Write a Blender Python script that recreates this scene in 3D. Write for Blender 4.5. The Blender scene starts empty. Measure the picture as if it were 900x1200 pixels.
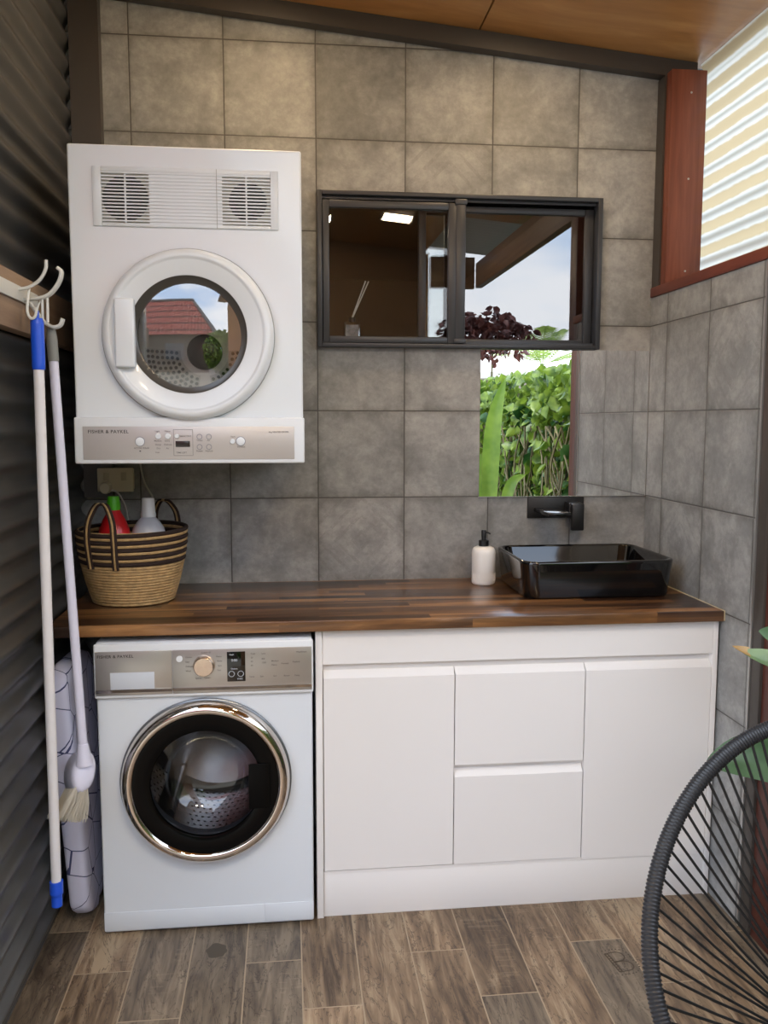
import bpy, bmesh, math, random
import numpy as np
from mathutils import Vector, Matrix
PI = math.pi
random.seed(7)
SC = bpy.context.scene
COL = SC.collection

# ---------------------------------------------------------------- camera
F_PX = 1016.24
cam_d = bpy.data.cameras.new('camera'); cam = bpy.data.objects.new('camera', cam_d); COL.objects.link(cam)
cam_d.sensor_fit = 'VERTICAL'; cam_d.sensor_height = 36; cam_d.lens = 36 * F_PX / 1200
cam_d.clip_start = .02
yaw, pit, rol = .1106, .1044, .0013
Fv = Vector((math.sin(yaw) * math.cos(pit), math.cos(yaw) * math.cos(pit), -math.sin(pit)))
Rv = Fv.cross(Vector((0, 0, 1))).normalized(); Uv = Rv.cross(Fv)
c_, s_ = math.cos(rol), math.sin(rol)
R2 = Rv * c_ + Uv * s_; U2 = Uv * c_ - Rv * s_
M = Matrix.Identity(4)
for i in range(3):
    M[i][0], M[i][1], M[i][2] = R2[i], U2[i], -Fv[i]
M[0][3], M[1][3], M[2][3] = -.4041, -3.0045, 1.4534
cam.matrix_world = M
SC.camera = cam

# ---------------------------------------------------------------- exposure, sky
SC.view_settings.view_transform = 'Standard'; SC.view_settings.look = 'None'
SC.view_settings.gamma = 1; SC.view_settings.use_curve_mapping = False
SC.view_settings.exposure = 1.72
SC.cycles.max_bounces = 12; SC.cycles.diffuse_bounces = 7; SC.cycles.glossy_bounces = 6
SC.cycles.transparent_max_bounces = 12; SC.cycles.transmission_bounces = 8
W = bpy.data.worlds.new('sky'); SC.world = W; W.use_nodes = True
nt = W.node_tree; nt.nodes.clear()
def wn(t, **k):
    n = nt.nodes.new(t)
    for a, b in k.items(): setattr(n, a, b)
    return n
tc = wn('ShaderNodeTexCoord'); mp = wn('ShaderNodeMapping'); mp.inputs['Scale'].default_value = (1, 1, 2.6)
nz = wn('ShaderNodeTexNoise'); nz.inputs['Scale'].default_value = 2.6; nz.inputs['Detail'].default_value = 6; nz.inputs['Roughness'].default_value = .55
rp = wn('ShaderNodeValToRGB')
rp.color_ramp.elements[0].position = .38; rp.color_ramp.elements[0].color = (.50, .66, .92, 1)
rp.color_ramp.elements[1].position = .62; rp.color_ramp.elements[1].color = (.98, 1.0, 1.05, 1)
bg = wn('ShaderNodeBackground'); bg.inputs['Strength'].default_value = 1.25; wo = wn('ShaderNodeOutputWorld')
nt.links.new(tc.outputs['Generated'], mp.inputs['Vector']); nt.links.new(mp.outputs[0], nz.inputs['Vector'])
nt.links.new(nz.outputs['Fac'], rp.inputs[0]); nt.links.new(rp.outputs[0], bg.inputs['Color']); nt.links.new(bg.outputs[0], wo.inputs[0])
sun_d = bpy.data.lights.new('sun', 'SUN'); sun_d.energy = .8; sun_d.angle = R = math.radians(3); sun_d.color = (1, .95, .86)
sun = bpy.data.objects.new('sun', sun_d); COL.objects.link(sun)
sun.rotation_euler = Vector((.45, -.18, -1)).to_track_quat('-Z', 'Y').to_euler()   # high, from the left and behind the back wall

# ---------------------------------------------------------------- material helpers
def srgb(r, g, b):
    f = lambda c: (c / 255 / 12.92) if c / 255 <= .04045 else ((c / 255 + .055) / 1.055) ** 2.4
    return (f(r), f(g), f(b), 1)
def mat(name, col, rough=.5, metal=0, coat=0, spec=.5, bump=0, bscale=200, aniso=0, var=0, vscale=3):
    m = bpy.data.materials.new(name); m.use_nodes = True
    t = m.node_tree; b = t.nodes['Principled BSDF']
    b.inputs['Base Color'].default_value = col; b.inputs['Roughness'].default_value = rough
    b.inputs['Metallic'].default_value = metal; b.inputs['Coat Weight'].default_value = coat
    b.inputs['Specular IOR Level'].default_value = spec
    b.inputs['Coat Roughness'].default_value = .06
    tcn = t.nodes.new('ShaderNodeTexCoord')
    if aniso:
        b.inputs['Anisotropic'].default_value = aniso
    n = t.nodes.new('ShaderNodeTexNoise'); n.inputs['Scale'].default_value = vscale; n.inputs['Detail'].default_value = 4
    t.links.new(tcn.outputs['Object'], n.inputs['Vector'])
    if var:
        mx = t.nodes.new('ShaderNodeMixRGB'); mx.blend_type = 'MULTIPLY'; mx.inputs[0].default_value = 1
        r = t.nodes.new('ShaderNodeValToRGB')
        r.color_ramp.elements[0].position = .3; r.color_ramp.elements[1].position = .7
        lo = 1 - var; r.color_ramp.elements[0].color = (lo, lo, lo, 1); r.color_ramp.elements[1].color = (1, 1, 1, 1)
        t.links.new(n.outputs['Fac'], r.inputs[0]); mx.inputs[1].default_value = col
        t.links.new(r.outputs[0], mx.inputs[2]); t.links.new(mx.outputs[0], b.inputs['Base Color'])
    if bump:
        n2 = t.nodes.new('ShaderNodeTexNoise'); n2.inputs['Scale'].default_value = bscale; n2.inputs['Detail'].default_value = 3
        t.links.new(tcn.outputs['Object'], n2.inputs['Vector'])
        bp = t.nodes.new('ShaderNodeBump'); bp.inputs['Strength'].default_value = bump; bp.inputs['Distance'].default_value = .002
        t.links.new(n2.outputs['Fac'], bp.inputs['Height']); t.links.new(bp.outputs[0], b.inputs['Normal'])
    return m

class NB:
    """small node-building helper"""
    def __init__(s, name):
        s.m = bpy.data.materials.new(name); s.m.use_nodes = True; s.t = s.m.node_tree
        s.b = s.t.nodes['Principled BSDF']
    def n(s, ty, **k):
        x = s.t.nodes.new(ty)
        for a, b in k.items(): setattr(x, a, b)
        return x
    def l(s, a, b): s.t.links.new(a, b)
    def val(s, x, i):
        if hasattr(x, 'links') or hasattr(x, 'is_linked'): s.l(x, i)
        else: i.default_value = x
    def math(s, op, a, b=0.0, clamp=False):
        x = s.n('ShaderNodeMath', operation=op); x.use_clamp = clamp
        s.val(a, x.inputs[0]); s.val(b, x.inputs[1]); return x.outputs[0]
    def xyz(s, coord='Object'):
        tcn = s.n('ShaderNodeTexCoord'); sp = s.n('ShaderNodeSeparateXYZ'); s.l(tcn.outputs[coord], sp.inputs[0])
        return sp.outputs[0], sp.outputs[1], sp.outputs[2]
    def comb(s, x, y, z):
        c = s.n('ShaderNodeCombineXYZ')
        for v, i in zip((x, y, z), c.inputs): s.val(v, i)
        return c.outputs[0]
    def noise(s, vec, scale, detail=4, rough=.55, dist=0):
        x = s.n('ShaderNodeTexNoise'); s.l(vec, x.inputs['Vector']); x.inputs['Scale'].default_value = scale
        x.inputs['Detail'].default_value = detail; x.inputs['Roughness'].default_value = rough; x.inputs['Distortion'].default_value = dist
        return x.outputs['Fac']
    def white(s, vec):
        x = s.n('ShaderNodeTexWhiteNoise', noise_dimensions='3D'); s.l(vec, x.inputs['Vector']); return x.outputs['Value']
    def ramp(s, fac, stops):
        r = s.n('ShaderNodeValToRGB'); s.l(fac, r.inputs[0]); e = r.color_ramp.elements
        while len(e) < len(stops): e.new(.5)
        for k, (p, c) in enumerate(stops): e[k].position = p; e[k].color = c
        return r.outputs[0]
    def mix(s, fac, a, b, mode='MIX'):
        x = s.n('ShaderNodeMixRGB', blend_type=mode); s.val(fac, x.inputs[0]); s.val(a, x.inputs[1]); s.val(b, x.inputs[2]); return x.outputs[0]
    def bump(s, h, strength=.3, dist=.002):
        x = s.n('ShaderNodeBump'); x.inputs['Strength'].default_value = strength; x.inputs['Distance'].default_value = dist
        s.l(h, x.inputs['Height']); s.l(x.outputs[0], s.b.inputs['Normal'])

T = .3
def tile_mat(name, axis):
    k = NB(name); x, y, z = k.xyz()
    u = x if axis == 'x' else k.math('ADD', y, .14)
    us = k.math('DIVIDE', k.math('ADD', u, 30.0), T); vs = k.math('DIVIDE', k.math('ADD', z, 30 - 1.488), T)
    fu, fv = k.math('FRACT', us), k.math('FRACT', vs)
    iu, iv = k.math('FLOOR', us), k.math('FLOOR', vs)
    eu = k.math('MINIMUM', fu, k.math('SUBTRACT', 1.0, fu)); ev = k.math('MINIMUM', fv, k.math('SUBTRACT', 1.0, fv))
    e = k.math('MINIMUM', eu, ev)
    idv = k.comb(iu, iv, 3.0); rnd = k.white(idv); rnd2 = k.white(k.comb(iv, iu, 9.0))
    off = k.math('MULTIPLY', rnd, 40.0)
    pv = k.comb(k.math('ADD', u, off), z, off)
    n1 = k.noise(pv, 9, 8, .68, .25); n2 = k.noise(pv, 42, 6, .7, .1); n3 = k.noise(pv, 3.2, 2)
    s_ = k.math('ADD', k.math('MULTIPLY', n1, .56), k.math('ADD', k.math('MULTIPLY', n2, .28), k.math('MULTIPLY', n3, .3)))
    base = k.ramp(s_, [(.34, srgb(104, 104, 103)), (.53, srgb(135, 135, 133)), (.72, srgb(172, 171, 168))])
    tone = k.math('ADD', .90, k.math('MULTIPLY', rnd2, .18))
    base = k.mix(1.0, base, k.comb(tone, tone, tone), 'MULTIPLY')
    # worn, darker rim of the glaze near the joints
    en = k.math('ADD', e, k.math('MULTIPLY', k.math('SUBTRACT', n1, .5), .12))
    wear = k.ramp(en, [(.0, (.74, .73, .71, 1)), (.05, (.9, .9, .89, 1)), (.10, (1, 1, 1, 1))])
    base = k.mix(1.0, base, wear, 'MULTIPLY')
    # a faint stencilled diamond on a few of the tiles
    du = k.math('ABSOLUTE', k.math('SUBTRACT', fu, .5)); dv = k.math('ABSOLUTE', k.math('SUBTRACT', fv, .5))
    dd = k.math('ADD', du, dv)
    ring = k.math('LESS_THAN', k.math('ABSOLUTE', k.math('SUBTRACT', k.math('FRACT', k.math('MULTIPLY', dd, 5.0)), .5)), .13)
    few = k.math('MULTIPLY', ring, k.math('GREATER_THAN', rnd, .80))
    few = k.math('MULTIPLY', few, k.math('GREATER_THAN', n2, .5))
    base = k.mix(k.math('MULTIPLY', few, .22), base, srgb(84, 82, 78))
    g = k.math('LESS_THAN', e, .006)
    base = k.mix(g, base, srgb(78, 75, 72))
    k.l(base, k.b.inputs['Base Color'])
    rr = k.math('ADD', .38, k.math('MULTIPLY', n1, .25)); k.l(rr, k.b.inputs['Roughness'])
    h = k.math('ADD', k.math('MULTIPLY', k.math('MINIMUM', e, .012), 60.0), k.math('MULTIPLY', n2, .25))
    k.bump(h, .5, .003); return k.m

def floor_mat():
    k = NB('wood_look_floor_tile'); x, y, z = k.xyz()
    cs = k.math('DIVIDE', k.math('ADD', x, .68 + 30), .15); ci = k.math('FLOOR', cs); cf = k.math('FRACT', cs)
    m3 = k.math('MODULO', k.math('ADD', ci, 1.0), 3.0)
    rs = k.math('DIVIDE', k.math('ADD', k.math('ADD', y, 30 + .58 + .0), k.math('MULTIPLY', m3, .2)), .6)
    ri = k.math('FLOOR', rs); rf = k.math('FRACT', rs)
    e = k.math('MINIMUM', k.math('MULTIPLY', k.math('MINIMUM', cf, k.math('SUBTRACT', 1.0, cf)), .15),
               k.math('MULTIPLY', k.math('MINIMUM', rf, k.math('SUBTRACT', 1.0, rf)), .6))
    r1 = k.white(k.comb(ci, ri, 1.0)); r2 = k.white(k.comb(ri, ci, 5.0)); off = k.math('MULTIPLY', r1, 50.0)
    gv = k.comb(k.math('ADD', k.math('MULTIPLY', x, 1.0), off), k.math('MULTIPLY', y, .11), off)
    gv2 = k.comb(k.math('ADD', x, off), k.math('MULTIPLY', y, .22), off)
    g1 = k.noise(gv, 28, 6, .6, 1.4); g2 = k.noise(gv2, 9, 4, .55, .8); g3 = k.noise(gv, 90, 3, .6)
    s_ = k.math('ADD', k.math('MULTIPLY', g1, .55), k.math('ADD', k.math('MULTIPLY', g2, .45), k.math('MULTIPLY', g3, .12)))
    col = k.ramp(s_, [(.40, srgb(74, 58, 45)), (.49, srgb(122, 100, 78)), (.57, srgb(158, 132, 104)), (.67, srgb(196, 172, 140))])
    grey = k.ramp(s_, [(.40, srgb(80, 68, 57)), (.52, srgb(128, 112, 94)), (.66, srgb(172, 154, 130))])
    col = k.mix(k.math('GREATER_THAN', r2, .5), col, grey)
    tone = k.math('ADD', .50, k.math('MULTIPLY', r1, .25)); col = k.mix(1.0, col, k.comb(tone, tone, tone), 'MULTIPLY')
    # dark checks and knots of the printed grain
    cr = k.noise(gv2, 17, 5, .6, 2.2)
    crk = k.math('LESS_THAN', k.math('ABSOLUTE', k.math('SUBTRACT', cr, .5)), .011)
    col = k.mix(k.math('MULTIPLY', crk, .58), col, srgb(48, 37, 29))
    kn = k.n('ShaderNodeTexVoronoi'); kn.inputs['Scale'].default_value = 3.2; k.l(k.comb(x, k.math('MULTIPLY', y, .6), off), kn.inputs['Vector'])
    kd = k.math('SUBTRACT', 1.0, k.math('MULTIPLY', kn.outputs['Distance'], 11.0), True)
    col = k.mix(k.math('MULTIPLY', kd, .55), col, srgb(60, 46, 36))
    # pale saw marks across the boards
    saw = k.noise(k.comb(k.math('MULTIPLY', x, .1), y, off), 120, 2); sp = k.math('MULTIPLY', k.math('GREATER_THAN', saw, .6), k.math('GREATER_THAN', k.noise(gv2, 5, 2), .56))
    col = k.mix(k.math('MULTIPLY', sp, .12), col, srgb(182, 164, 138))
    col = k.mix(k.math('LESS_THAN', e, .0019), col, srgb(154, 136, 112))
    k.l(col, k.b.inputs['Base Color']); k.b.inputs['Roughness'].default_value = .42
    k.bump(k.math('ADD', k.math('MULTIPLY', s_, .4), k.math('MULTIPLY', k.math('MINIMUM', e, .002), 300.0)), .35, .002)
    return k.m

def wood_mat(name, stops, axis='x', scale=14, stretch=.08, rough=.4, coat=0, strips=None, bumps=.15):
    k = NB(name); x, y, z = k.xyz()
    a = {'x': (x, y, z), 'y': (y, x, z), 'z': (z, x, y)}[axis]
    off = 0.0
    if strips:
        w, ln = strips
        si = k.math('FLOOR', k.math('DIVIDE', k.math('ADD', a[1], 30.0), w))
        sr = k.white(k.comb(si, 2.0, 4.0))
        li = k.math('FLOOR', k.math('DIVIDE', k.math('ADD', a[0], k.math('ADD', 30.0, k.math('MULTIPLY', sr, 7.0))), ln))
        off = k.math('MULTIPLY', k.white(k.comb(si, li, 7.0)), 60.0)
    vec = k.comb(k.math('MULTIPLY', a[0], stretch), k.math('ADD', a[1], off), k.math('ADD', a[2], off))
    n1 = k.noise(vec, scale, 5, .6, 1.0); n2 = k.noise(vec, scale * 6, 3, .6)
    s_ = k.math('ADD', k.math('MULTIPLY', n1, .8), k.math('MULTIPLY', n2, .2))
    if strips: s_ = k.math('ADD', s_, k.math('MULTIPLY', k.math('SUBTRACT', k.math('DIVIDE', off, 60.0), .5), .3))
    col = k.ramp(s_, stops); k.l(col, k.b.inputs['Base Color'])
    k.b.inputs['Roughness'].default_value = rough; k.b.inputs['Coat Weight'].default_value = coat; k.b.inputs['Coat Roughness'].default_value = .12
    k.bump(n2, bumps, .001); return k.m

def glass_mat(name, refl, tint=(1, 1, 1, 1), rough=.0, edge=True):
    k = NB(name); k.t.nodes.remove(k.b)
    tr = k.n('ShaderNodeBsdfTransparent'); tr.inputs[0].default_value = tint
    gl = k.n('ShaderNodeBsdfGlossy'); gl.inputs['Roughness'].default_value = rough; gl.inputs['Color'].default_value = (1, 1, 1, 1)
    fr = k.n('ShaderNodeFresnel'); fr.inputs['IOR'].default_value = 1.45
    f = k.math('ADD', refl, k.math('MULTIPLY', fr.outputs[0], .9 if edge else 0.0), True)
    mx = k.n('ShaderNodeMixShader'); k.l(f, mx.inputs[0]); k.l(tr.outputs[0], mx.inputs[1]); k.l(gl.outputs[0], mx.inputs[2])
    k.l(mx.outputs[0], k.t.nodes['Material Output'].inputs[0]); return k.m
def leaf_mat(name, c1, c2, trans=.3, rough=.4):
    k = NB(name); oi = k.n('ShaderNodeTexCoord')
    n = k.noise(oi.outputs['Object'], 9, 2); col = k.ramp(n, [(.35, c1), (.65, c2)])
    k.l(col, k.b.inputs['Base Color']); k.b.inputs['Roughness'].default_value = rough
    tl = k.n('ShaderNodeBsdfTranslucent'); k.l(col, tl.inputs[0])
    mx = k.n('ShaderNodeMixShader'); mx.inputs[0].default_value = trans
    k.l(k.b.outputs[0], mx.inputs[1]); k.l(tl.outputs[0], mx.inputs[2]); k.l(mx.outputs[0], k.t.nodes['Material Output'].inputs[0]); return k.m
def emit_mat(name, col, st):
    k = NB(name); k.b.inputs['Base Color'].default_value = (.8, .8, .8, 1)
    k.b.inputs['Emission Color'].default_value = col; k.b.inputs['Emission Strength'].default_value = st; return k.m

WHITE = mat('white_enamel', srgb(224, 226, 225), .28, coat=.4)
WHITEC = mat('cool_white_enamel', srgb(220, 226, 232), .28, coat=.4)
WHITEP = mat('white_plastic', srgb(227, 231, 234), .32, coat=.2)
SATIN = mat('white_satin_board', srgb(231, 228, 225), .38)
SILVER = mat('silver_fascia', srgb(186, 182, 177), .3, metal=.75)
SILVERL = mat('pale_silver_fascia', srgb(196, 191, 187), .38, metal=.35)
CHROME = mat('chrome', srgb(214, 205, 196), .05, metal=1)
STEEL = mat('drum_steel', srgb(205, 203, 200), .22, metal=1)
BLACKG = mat('black_gloss', srgb(8, 8, 9), .05, coat=.6)
BLACKM = mat('black_matte', srgb(20, 20, 21), .4)
HOLE = mat('hole_dark', srgb(10, 10, 10), .7)
GREYINNER = mat('vent_inner_grey', srgb(176, 173, 165), .6)
GASKET = mat('grey_rubber', srgb(74, 76, 80), .35)
SEAL = mat('seal_grey', srgb(70, 66, 60), .4)
INK = mat('panel_ink', srgb(60, 58, 57), .6)
INKB = mat('panel_ink_soft', srgb(120, 116, 113), .6)
WINK = mat('display_ink', srgb(190, 196, 205), .5)
ALU = mat('charcoal_aluminium', srgb(58, 60, 65), .35, metal=.2, bump=.05, bscale=600)
STEELC = mat('dark_bronze_steel', srgb(66, 60, 55), .45, var=.12)
SHEET = mat('charcoal_corrugated_steel', srgb(84, 83, 81), .3, metal=.3, var=.1, vscale=2)
TRIMS = mat('silver_trim', srgb(190, 188, 184), .3, metal=.8)
TILEX = tile_mat('concrete_look_tile_back', 'x'); TILEY = tile_mat('concrete_look_tile_side', 'y')
FLOORM = floor_mat()
BENCHM = wood_mat('acacia_worktop', [(.34, srgb(48, 31, 21)), (.46, srgb(82, 56, 37)), (.56, srgb(116, 80, 48)), (.70, srgb(172, 124, 76))], 'x', 12, .07, .28, .35, (.042, .55))
PLY = wood_mat('plywood_ceiling', [(.3, srgb(150, 104, 58)), (.5, srgb(174, 124, 72)), (.7, srgb(194, 146, 92))], 'x', 6, .25, .38, .1)
REDW = wood_mat('red_stained_timber', [(.3, srgb(92, 46, 32)), (.5, srgb(118, 64, 46)), (.7, srgb(140, 82, 60))], 'z', 18, .06, .45)
REDY = wood_mat('red_stained_sill', [(.3, srgb(86, 38, 27)), (.5, srgb(108, 52, 36)), (.7, srgb(124, 64, 45))], 'y', 18, .06, .45)
BATTEN = wood_mat('raw_timber_batten', [(.3, srgb(108, 86, 66)), (.5, srgb(134, 110, 88)), (.7, srgb(154, 130, 106))], 'y', 16, .06, .6)
BEAMW = wood_mat('brown_beam_timber', [(.3, srgb(92, 66, 46)), (.5, srgb(122, 92, 66)), (.7, srgb(150, 118, 88))], 'y', 12, .06, .5)
FENCEW = wood_mat('weathered_fence', [(.3, srgb(46, 38, 30)), (.5, srgb(84, 72, 56)), (.7, srgb(140, 122, 94))], 'z', 20, .1, .7)
MIRROR = mat('mirror_silver', (.93, .95, .94, 1), .0, metal=1)
PANE_CLEAR = glass_mat('clear_pane', .0, (.9, .92, .92, 1))
PANE_REFL = glass_mat('reflective_pane', .13, (.45, .47, .48, 1))
DOORGLASS = glass_mat('dryer_door_glass', .16, (.97, .97, .97, 1))
BOWLGLASS = glass_mat('washer_bowl_glass', .07, (.52, .53, .56, 1), edge=False)
BLUE = mat('blue_plastic', srgb(30, 84, 214), .35)
GREYP = mat('grey_plastic', srgb(128, 130, 126), .5)
PALEG = mat('pale_grey_plastic', srgb(206, 207, 202), .4)
POLE = mat('white_pole', srgb(224, 222, 224), .3)
POLEL = mat('lilac_white_pole', srgb(216, 216, 234), .3)
BRISTLE = mat('pale_bristle', srgb(186, 180, 166), .7)
CREAM = mat('cream_outlet', srgb(214, 202, 172), .4)
CORDW = mat('white_cord', srgb(190, 186, 176), .5)
REDB = mat('red_bottle', srgb(206, 22, 30), .3, coat=.3)
GREENC = mat('green_cap', srgb(86, 190, 30), .35)
CERAM = mat('white_ceramic', srgb(232, 229, 224), .3, coat=.2)
CORDB = mat('black_vinyl_cord', srgb(20, 21, 22), .45)
RIMB = mat('wrapped_black_cord', srgb(40, 41, 44), .36)
FRAMEB = mat('black_powder_coat', srgb(22, 22, 23), .45)
ROOMW = mat('dark_room_paint', srgb(58, 46, 34), .7)
SOIL = mat('garden_soil', srgb(74, 58, 44), .9, var=.4, vscale=12)
GRAVEL = mat('yard_ground', srgb(150, 143, 128), .9, var=.3, vscale=3)
L_HEDGE = leaf_mat('climber_leaves', srgb(56, 88, 28), srgb(132, 156, 54), .35)
L_DARK = leaf_mat('dark_leaves', srgb(34, 74, 34), srgb(70, 112, 50), .25)
L_BIG = leaf_mat('broad_leaf', srgb(56, 84, 50), srgb(88, 118, 80), .2, .3)
L_PALE = leaf_mat('pale_leaf', srgb(96, 132, 84), srgb(136, 160, 110), .2, .35)
L_TAN = leaf_mat('dry_leaf_tip', srgb(150, 116, 66), srgb(196, 164, 104), .15)
L_BURG = leaf_mat('burgundy_leaves', srgb(74, 40, 38), srgb(120, 72, 62), .2)
L_PALM = leaf_mat('palm_leaves', srgb(110, 140, 60), srgb(172, 192, 104), .35)
STEM = mat('plant_stem', srgb(96, 90, 52), .6)
STEMR = mat('red_stem', srgb(150, 84, 52), .5)

# ---------------------------------------------------------------- mesh helpers (everything is built in world coordinates, then moved to its parent's base)
def obj(name, bm, m, parent=None, smooth=True, angle=40):
    me = bpy.data.meshes.new(name)
    if isinstance(bm, bmesh.types.BMesh):
        if parent is not None: bm.transform(Matrix.Translation(-parent['_w'] if False else -root_loc(parent)))
        bm.normal_update(); bm.to_mesh(me); bm.free()
    else:
        me.from_pydata(*bm)
        if parent is not None: me.transform(Matrix.Translation(-root_loc(parent)))
    for mm in (m if isinstance(m, (list, tuple)) else [m]): me.materials.append(mm)
    if smooth:
        me.polygons.foreach_set('use_smooth', [True] * len(me.polygons))
        try: me.set_sharp_from_angle(angle=math.radians(angle))
        except Exception: pass
    o = bpy.data.objects.new(name, me); COL.objects.link(o)
    if parent is not None: o.parent = parent
    return o
def root_loc(o):
    v = Vector((0, 0, 0))
    while o is not None: v += o.location; o = o.parent
    return v
def tag(o, label=None, cat=None, group=None, kind=None):
    if label: o['label'] = label
    if cat: o['category'] = cat
    if group: o['group'] = group
    if kind: o['kind'] = kind
    return o
def thing(name, label, cat, loc, group=None):
    o = bpy.data.objects.new(name, None); COL.objects.link(o); o.location = loc; o.empty_display_size = .05
    return tag(o, label, cat, group)
def struct(name, bm, m, parent=None, **k):
    o = obj(name, bm, m, parent, **k)
    if parent is None: o['kind'] = 'structure'
    return o
def B(): return bmesh.new()
def box(bm, x0, x1, y0, y1, z0, z1, bev=0, seg=2):
    t = bmesh.new(); bmesh.ops.create_cube(t, size=1)
    sx, sy, sz = abs(x1 - x0), abs(y1 - y0), abs(z1 - z0)
    t.transform(Matrix.Translation(((x0 + x1) / 2, (y0 + y1) / 2, (z0 + z1) / 2)) @ Matrix.Diagonal((sx, sy, sz, 1)))
    if bev: bmesh.ops.bevel(t, geom=list(t.edges), offset=min(bev, .49 * min(sx, sy, sz)), segments=seg, profile=.5, affect='EDGES')
    add(bm, t); return bm
def add(bm, t):
    me = bpy.data.meshes.new('tmp'); t.to_mesh(me); t.free(); bm.from_mesh(me); bpy.data.meshes.remove(me)
def bx(*a, **k): return box(B(), *a, **k)
def lathe(bm, prof, c, axis='z', n=48, cap0=False, cap1=False):
    """prof: list of (radius, height along axis)"""
    rings = []
    for r, h in prof:
        ring = []
        for i in range(n):
            a = 2 * PI * i / n; ca, sa = r * math.cos(a), r * math.sin(a)
            p = (c[0] + ca, c[1] + sa, c[2] + h) if axis == 'z' else (c[0] + ca, c[1] + h, c[2] + sa)
            ring.append(bm.verts.new(p))
        rings.append(ring)
    for a, b in zip(rings, rings[1:]):
        for i in range(n):
            j = (i + 1) % n
            bm.faces.new((a[i], a[j], b[j], b[i]) if axis == 'z' else (a[j], a[i], b[i], b[j]))
    if cap0: bm.faces.new(rings[0] if axis == 'y' else rings[0][::-1])
    if cap1: bm.faces.new(rings[-1][::-1] if axis == 'y' else rings[-1])
    bmesh.ops.recalc_face_normals(bm, faces=bm.faces) if (cap0 and cap1) else None
    return bm
def cat_rom(pts, n):
    P = [Vector(p) for p in pts]; out = []
    for i in range(len(P) - 1):
        p0 = P[i - 1] if i else P[0] * 2 - P[1]; p1, p2 = P[i], P[i + 1]; p3 = P[i + 2] if i + 2 < len(P) else P[-1] * 2 - P[-2]
        for k in range(n):
            t = k / n
            out.append(.5 * ((2 * p1) + (p2 - p0) * t + (2 * p0 - 5 * p1 + 4 * p2 - p3) * t * t + (3 * p1 - p0 - 3 * p2 + p3) * t ** 3))
    out.append(P[-1]); return out
def tube(bm, pts, r, n=10, closed=False, caps=True):
    pts = [Vector(p) for p in pts]; N = len(pts)
    rad = r if callable(r) else (lambda i: r)
    up = None; rings = []
    for i in range(N):
        a = pts[i - 1] if (i or closed) else pts[0]; b = pts[(i + 1) % N] if (i < N - 1 or closed) else pts[-1]
        d = (b - a).normalized()
        if up is None: up = d.orthogonal().normalized()
        up = (up - d * up.dot(d)).normalized(); sd = d.cross(up)
        rings.append([bm.verts.new(pts[i] + (up * math.cos(2 * PI * k / n) + sd * math.sin(2 * PI * k / n)) * rad(i)) for k in range(n)])
    for i in range(N if closed else N - 1):
        a, b = rings[i], rings[(i + 1) % N]
        if closed and i == N - 1:   # match the twist
            k0 = min(range(n), key=lambda k: (a[0].co - b[k].co).length); b = b[k0:] + b[:k0]
        for k in range(n): bm.faces.new((a[k], a[(k + 1) % n], b[(k + 1) % n], b[k]))
    if caps and not closed: bm.faces.new(rings[0][::-1]); bm.faces.new(rings[-1])
    return bm
def prism_xz(bm, poly, y0, y1):
    a = [bm.verts.new((x, y0, z)) for x, z in poly]; b = [bm.verts.new((x, y1, z)) for x, z in poly]; n = len(poly)
    bm.faces.new(a); bm.faces.new(b[::-1])
    for i in range(n): bm.faces.new((a[i], b[i], b[(i + 1) % n], a[(i + 1) % n]))
    bmesh.ops.recalc_face_normals(bm, faces=bm.faces); return bm
def disc_y(bm, cx, y, cz, r, n=24):
    f = bm.faces.new([bm.verts.new((cx + r * math.cos(2 * PI * i / n), y, cz + r * math.sin(2 * PI * i / n))) for i in range(n)])
    f.normal_update()
    if f.normal.y > 0: f.normal_flip()
    return bm
def holed_case(x0, x1, y0, y1, z0, z1, bev, cx, cz, r, depth):
    """a bevelled cabinet open on a round mouth in its front (-Y) face"""
    t = B(); box(t, x0, x1, y0, y1, z0, z1, bev, 3)
    t.normal_update(); t.faces.ensure_lookup_table()
    f = max((f for f in t.faces if f.normal.y < -.99), key=lambda f: f.calc_area()); bmesh.ops.delete(t, geom=[f], context='FACES_ONLY')
    X0, X1, Z0, Z1 = x0 + bev, x1 - bev, z0 + bev, z1 - bev
    ang = sorted([2 * PI * i / 96 for i in range(96)] + [math.atan2(z - cz, x - cx) % (2 * PI) for x in (X0, X1) for z in (Z0, Z1)])
    ci, co, cb = [], [], []
    for a in ang:
        ca, sa = math.cos(a), math.sin(a)
        k = min(((X1 if ca > 0 else X0) - cx) / ca if abs(ca) > 1e-9 else 9, ((Z1 if sa > 0 else Z0) - cz) / sa if abs(sa) > 1e-9 else 9)
        ci.append(t.verts.new((cx + r * ca, y0, cz + r * sa))); co.append(t.verts.new((cx + k * ca, y0, cz + k * sa))); cb.append(t.verts.new((cx + r * ca, y0 + depth, cz + r * sa)))
    n = len(ang)
    for i in range(n):
        j = (i + 1) % n
        t.faces.new((ci[i], ci[j], co[j], co[i])[::-1]); t.faces.new((cb[i], cb[j], ci[j], ci[i])[::-1])
    bmesh.ops.remove_doubles(t, verts=t.verts, dist=1e-5)
    t.normal_update(); return t
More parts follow.
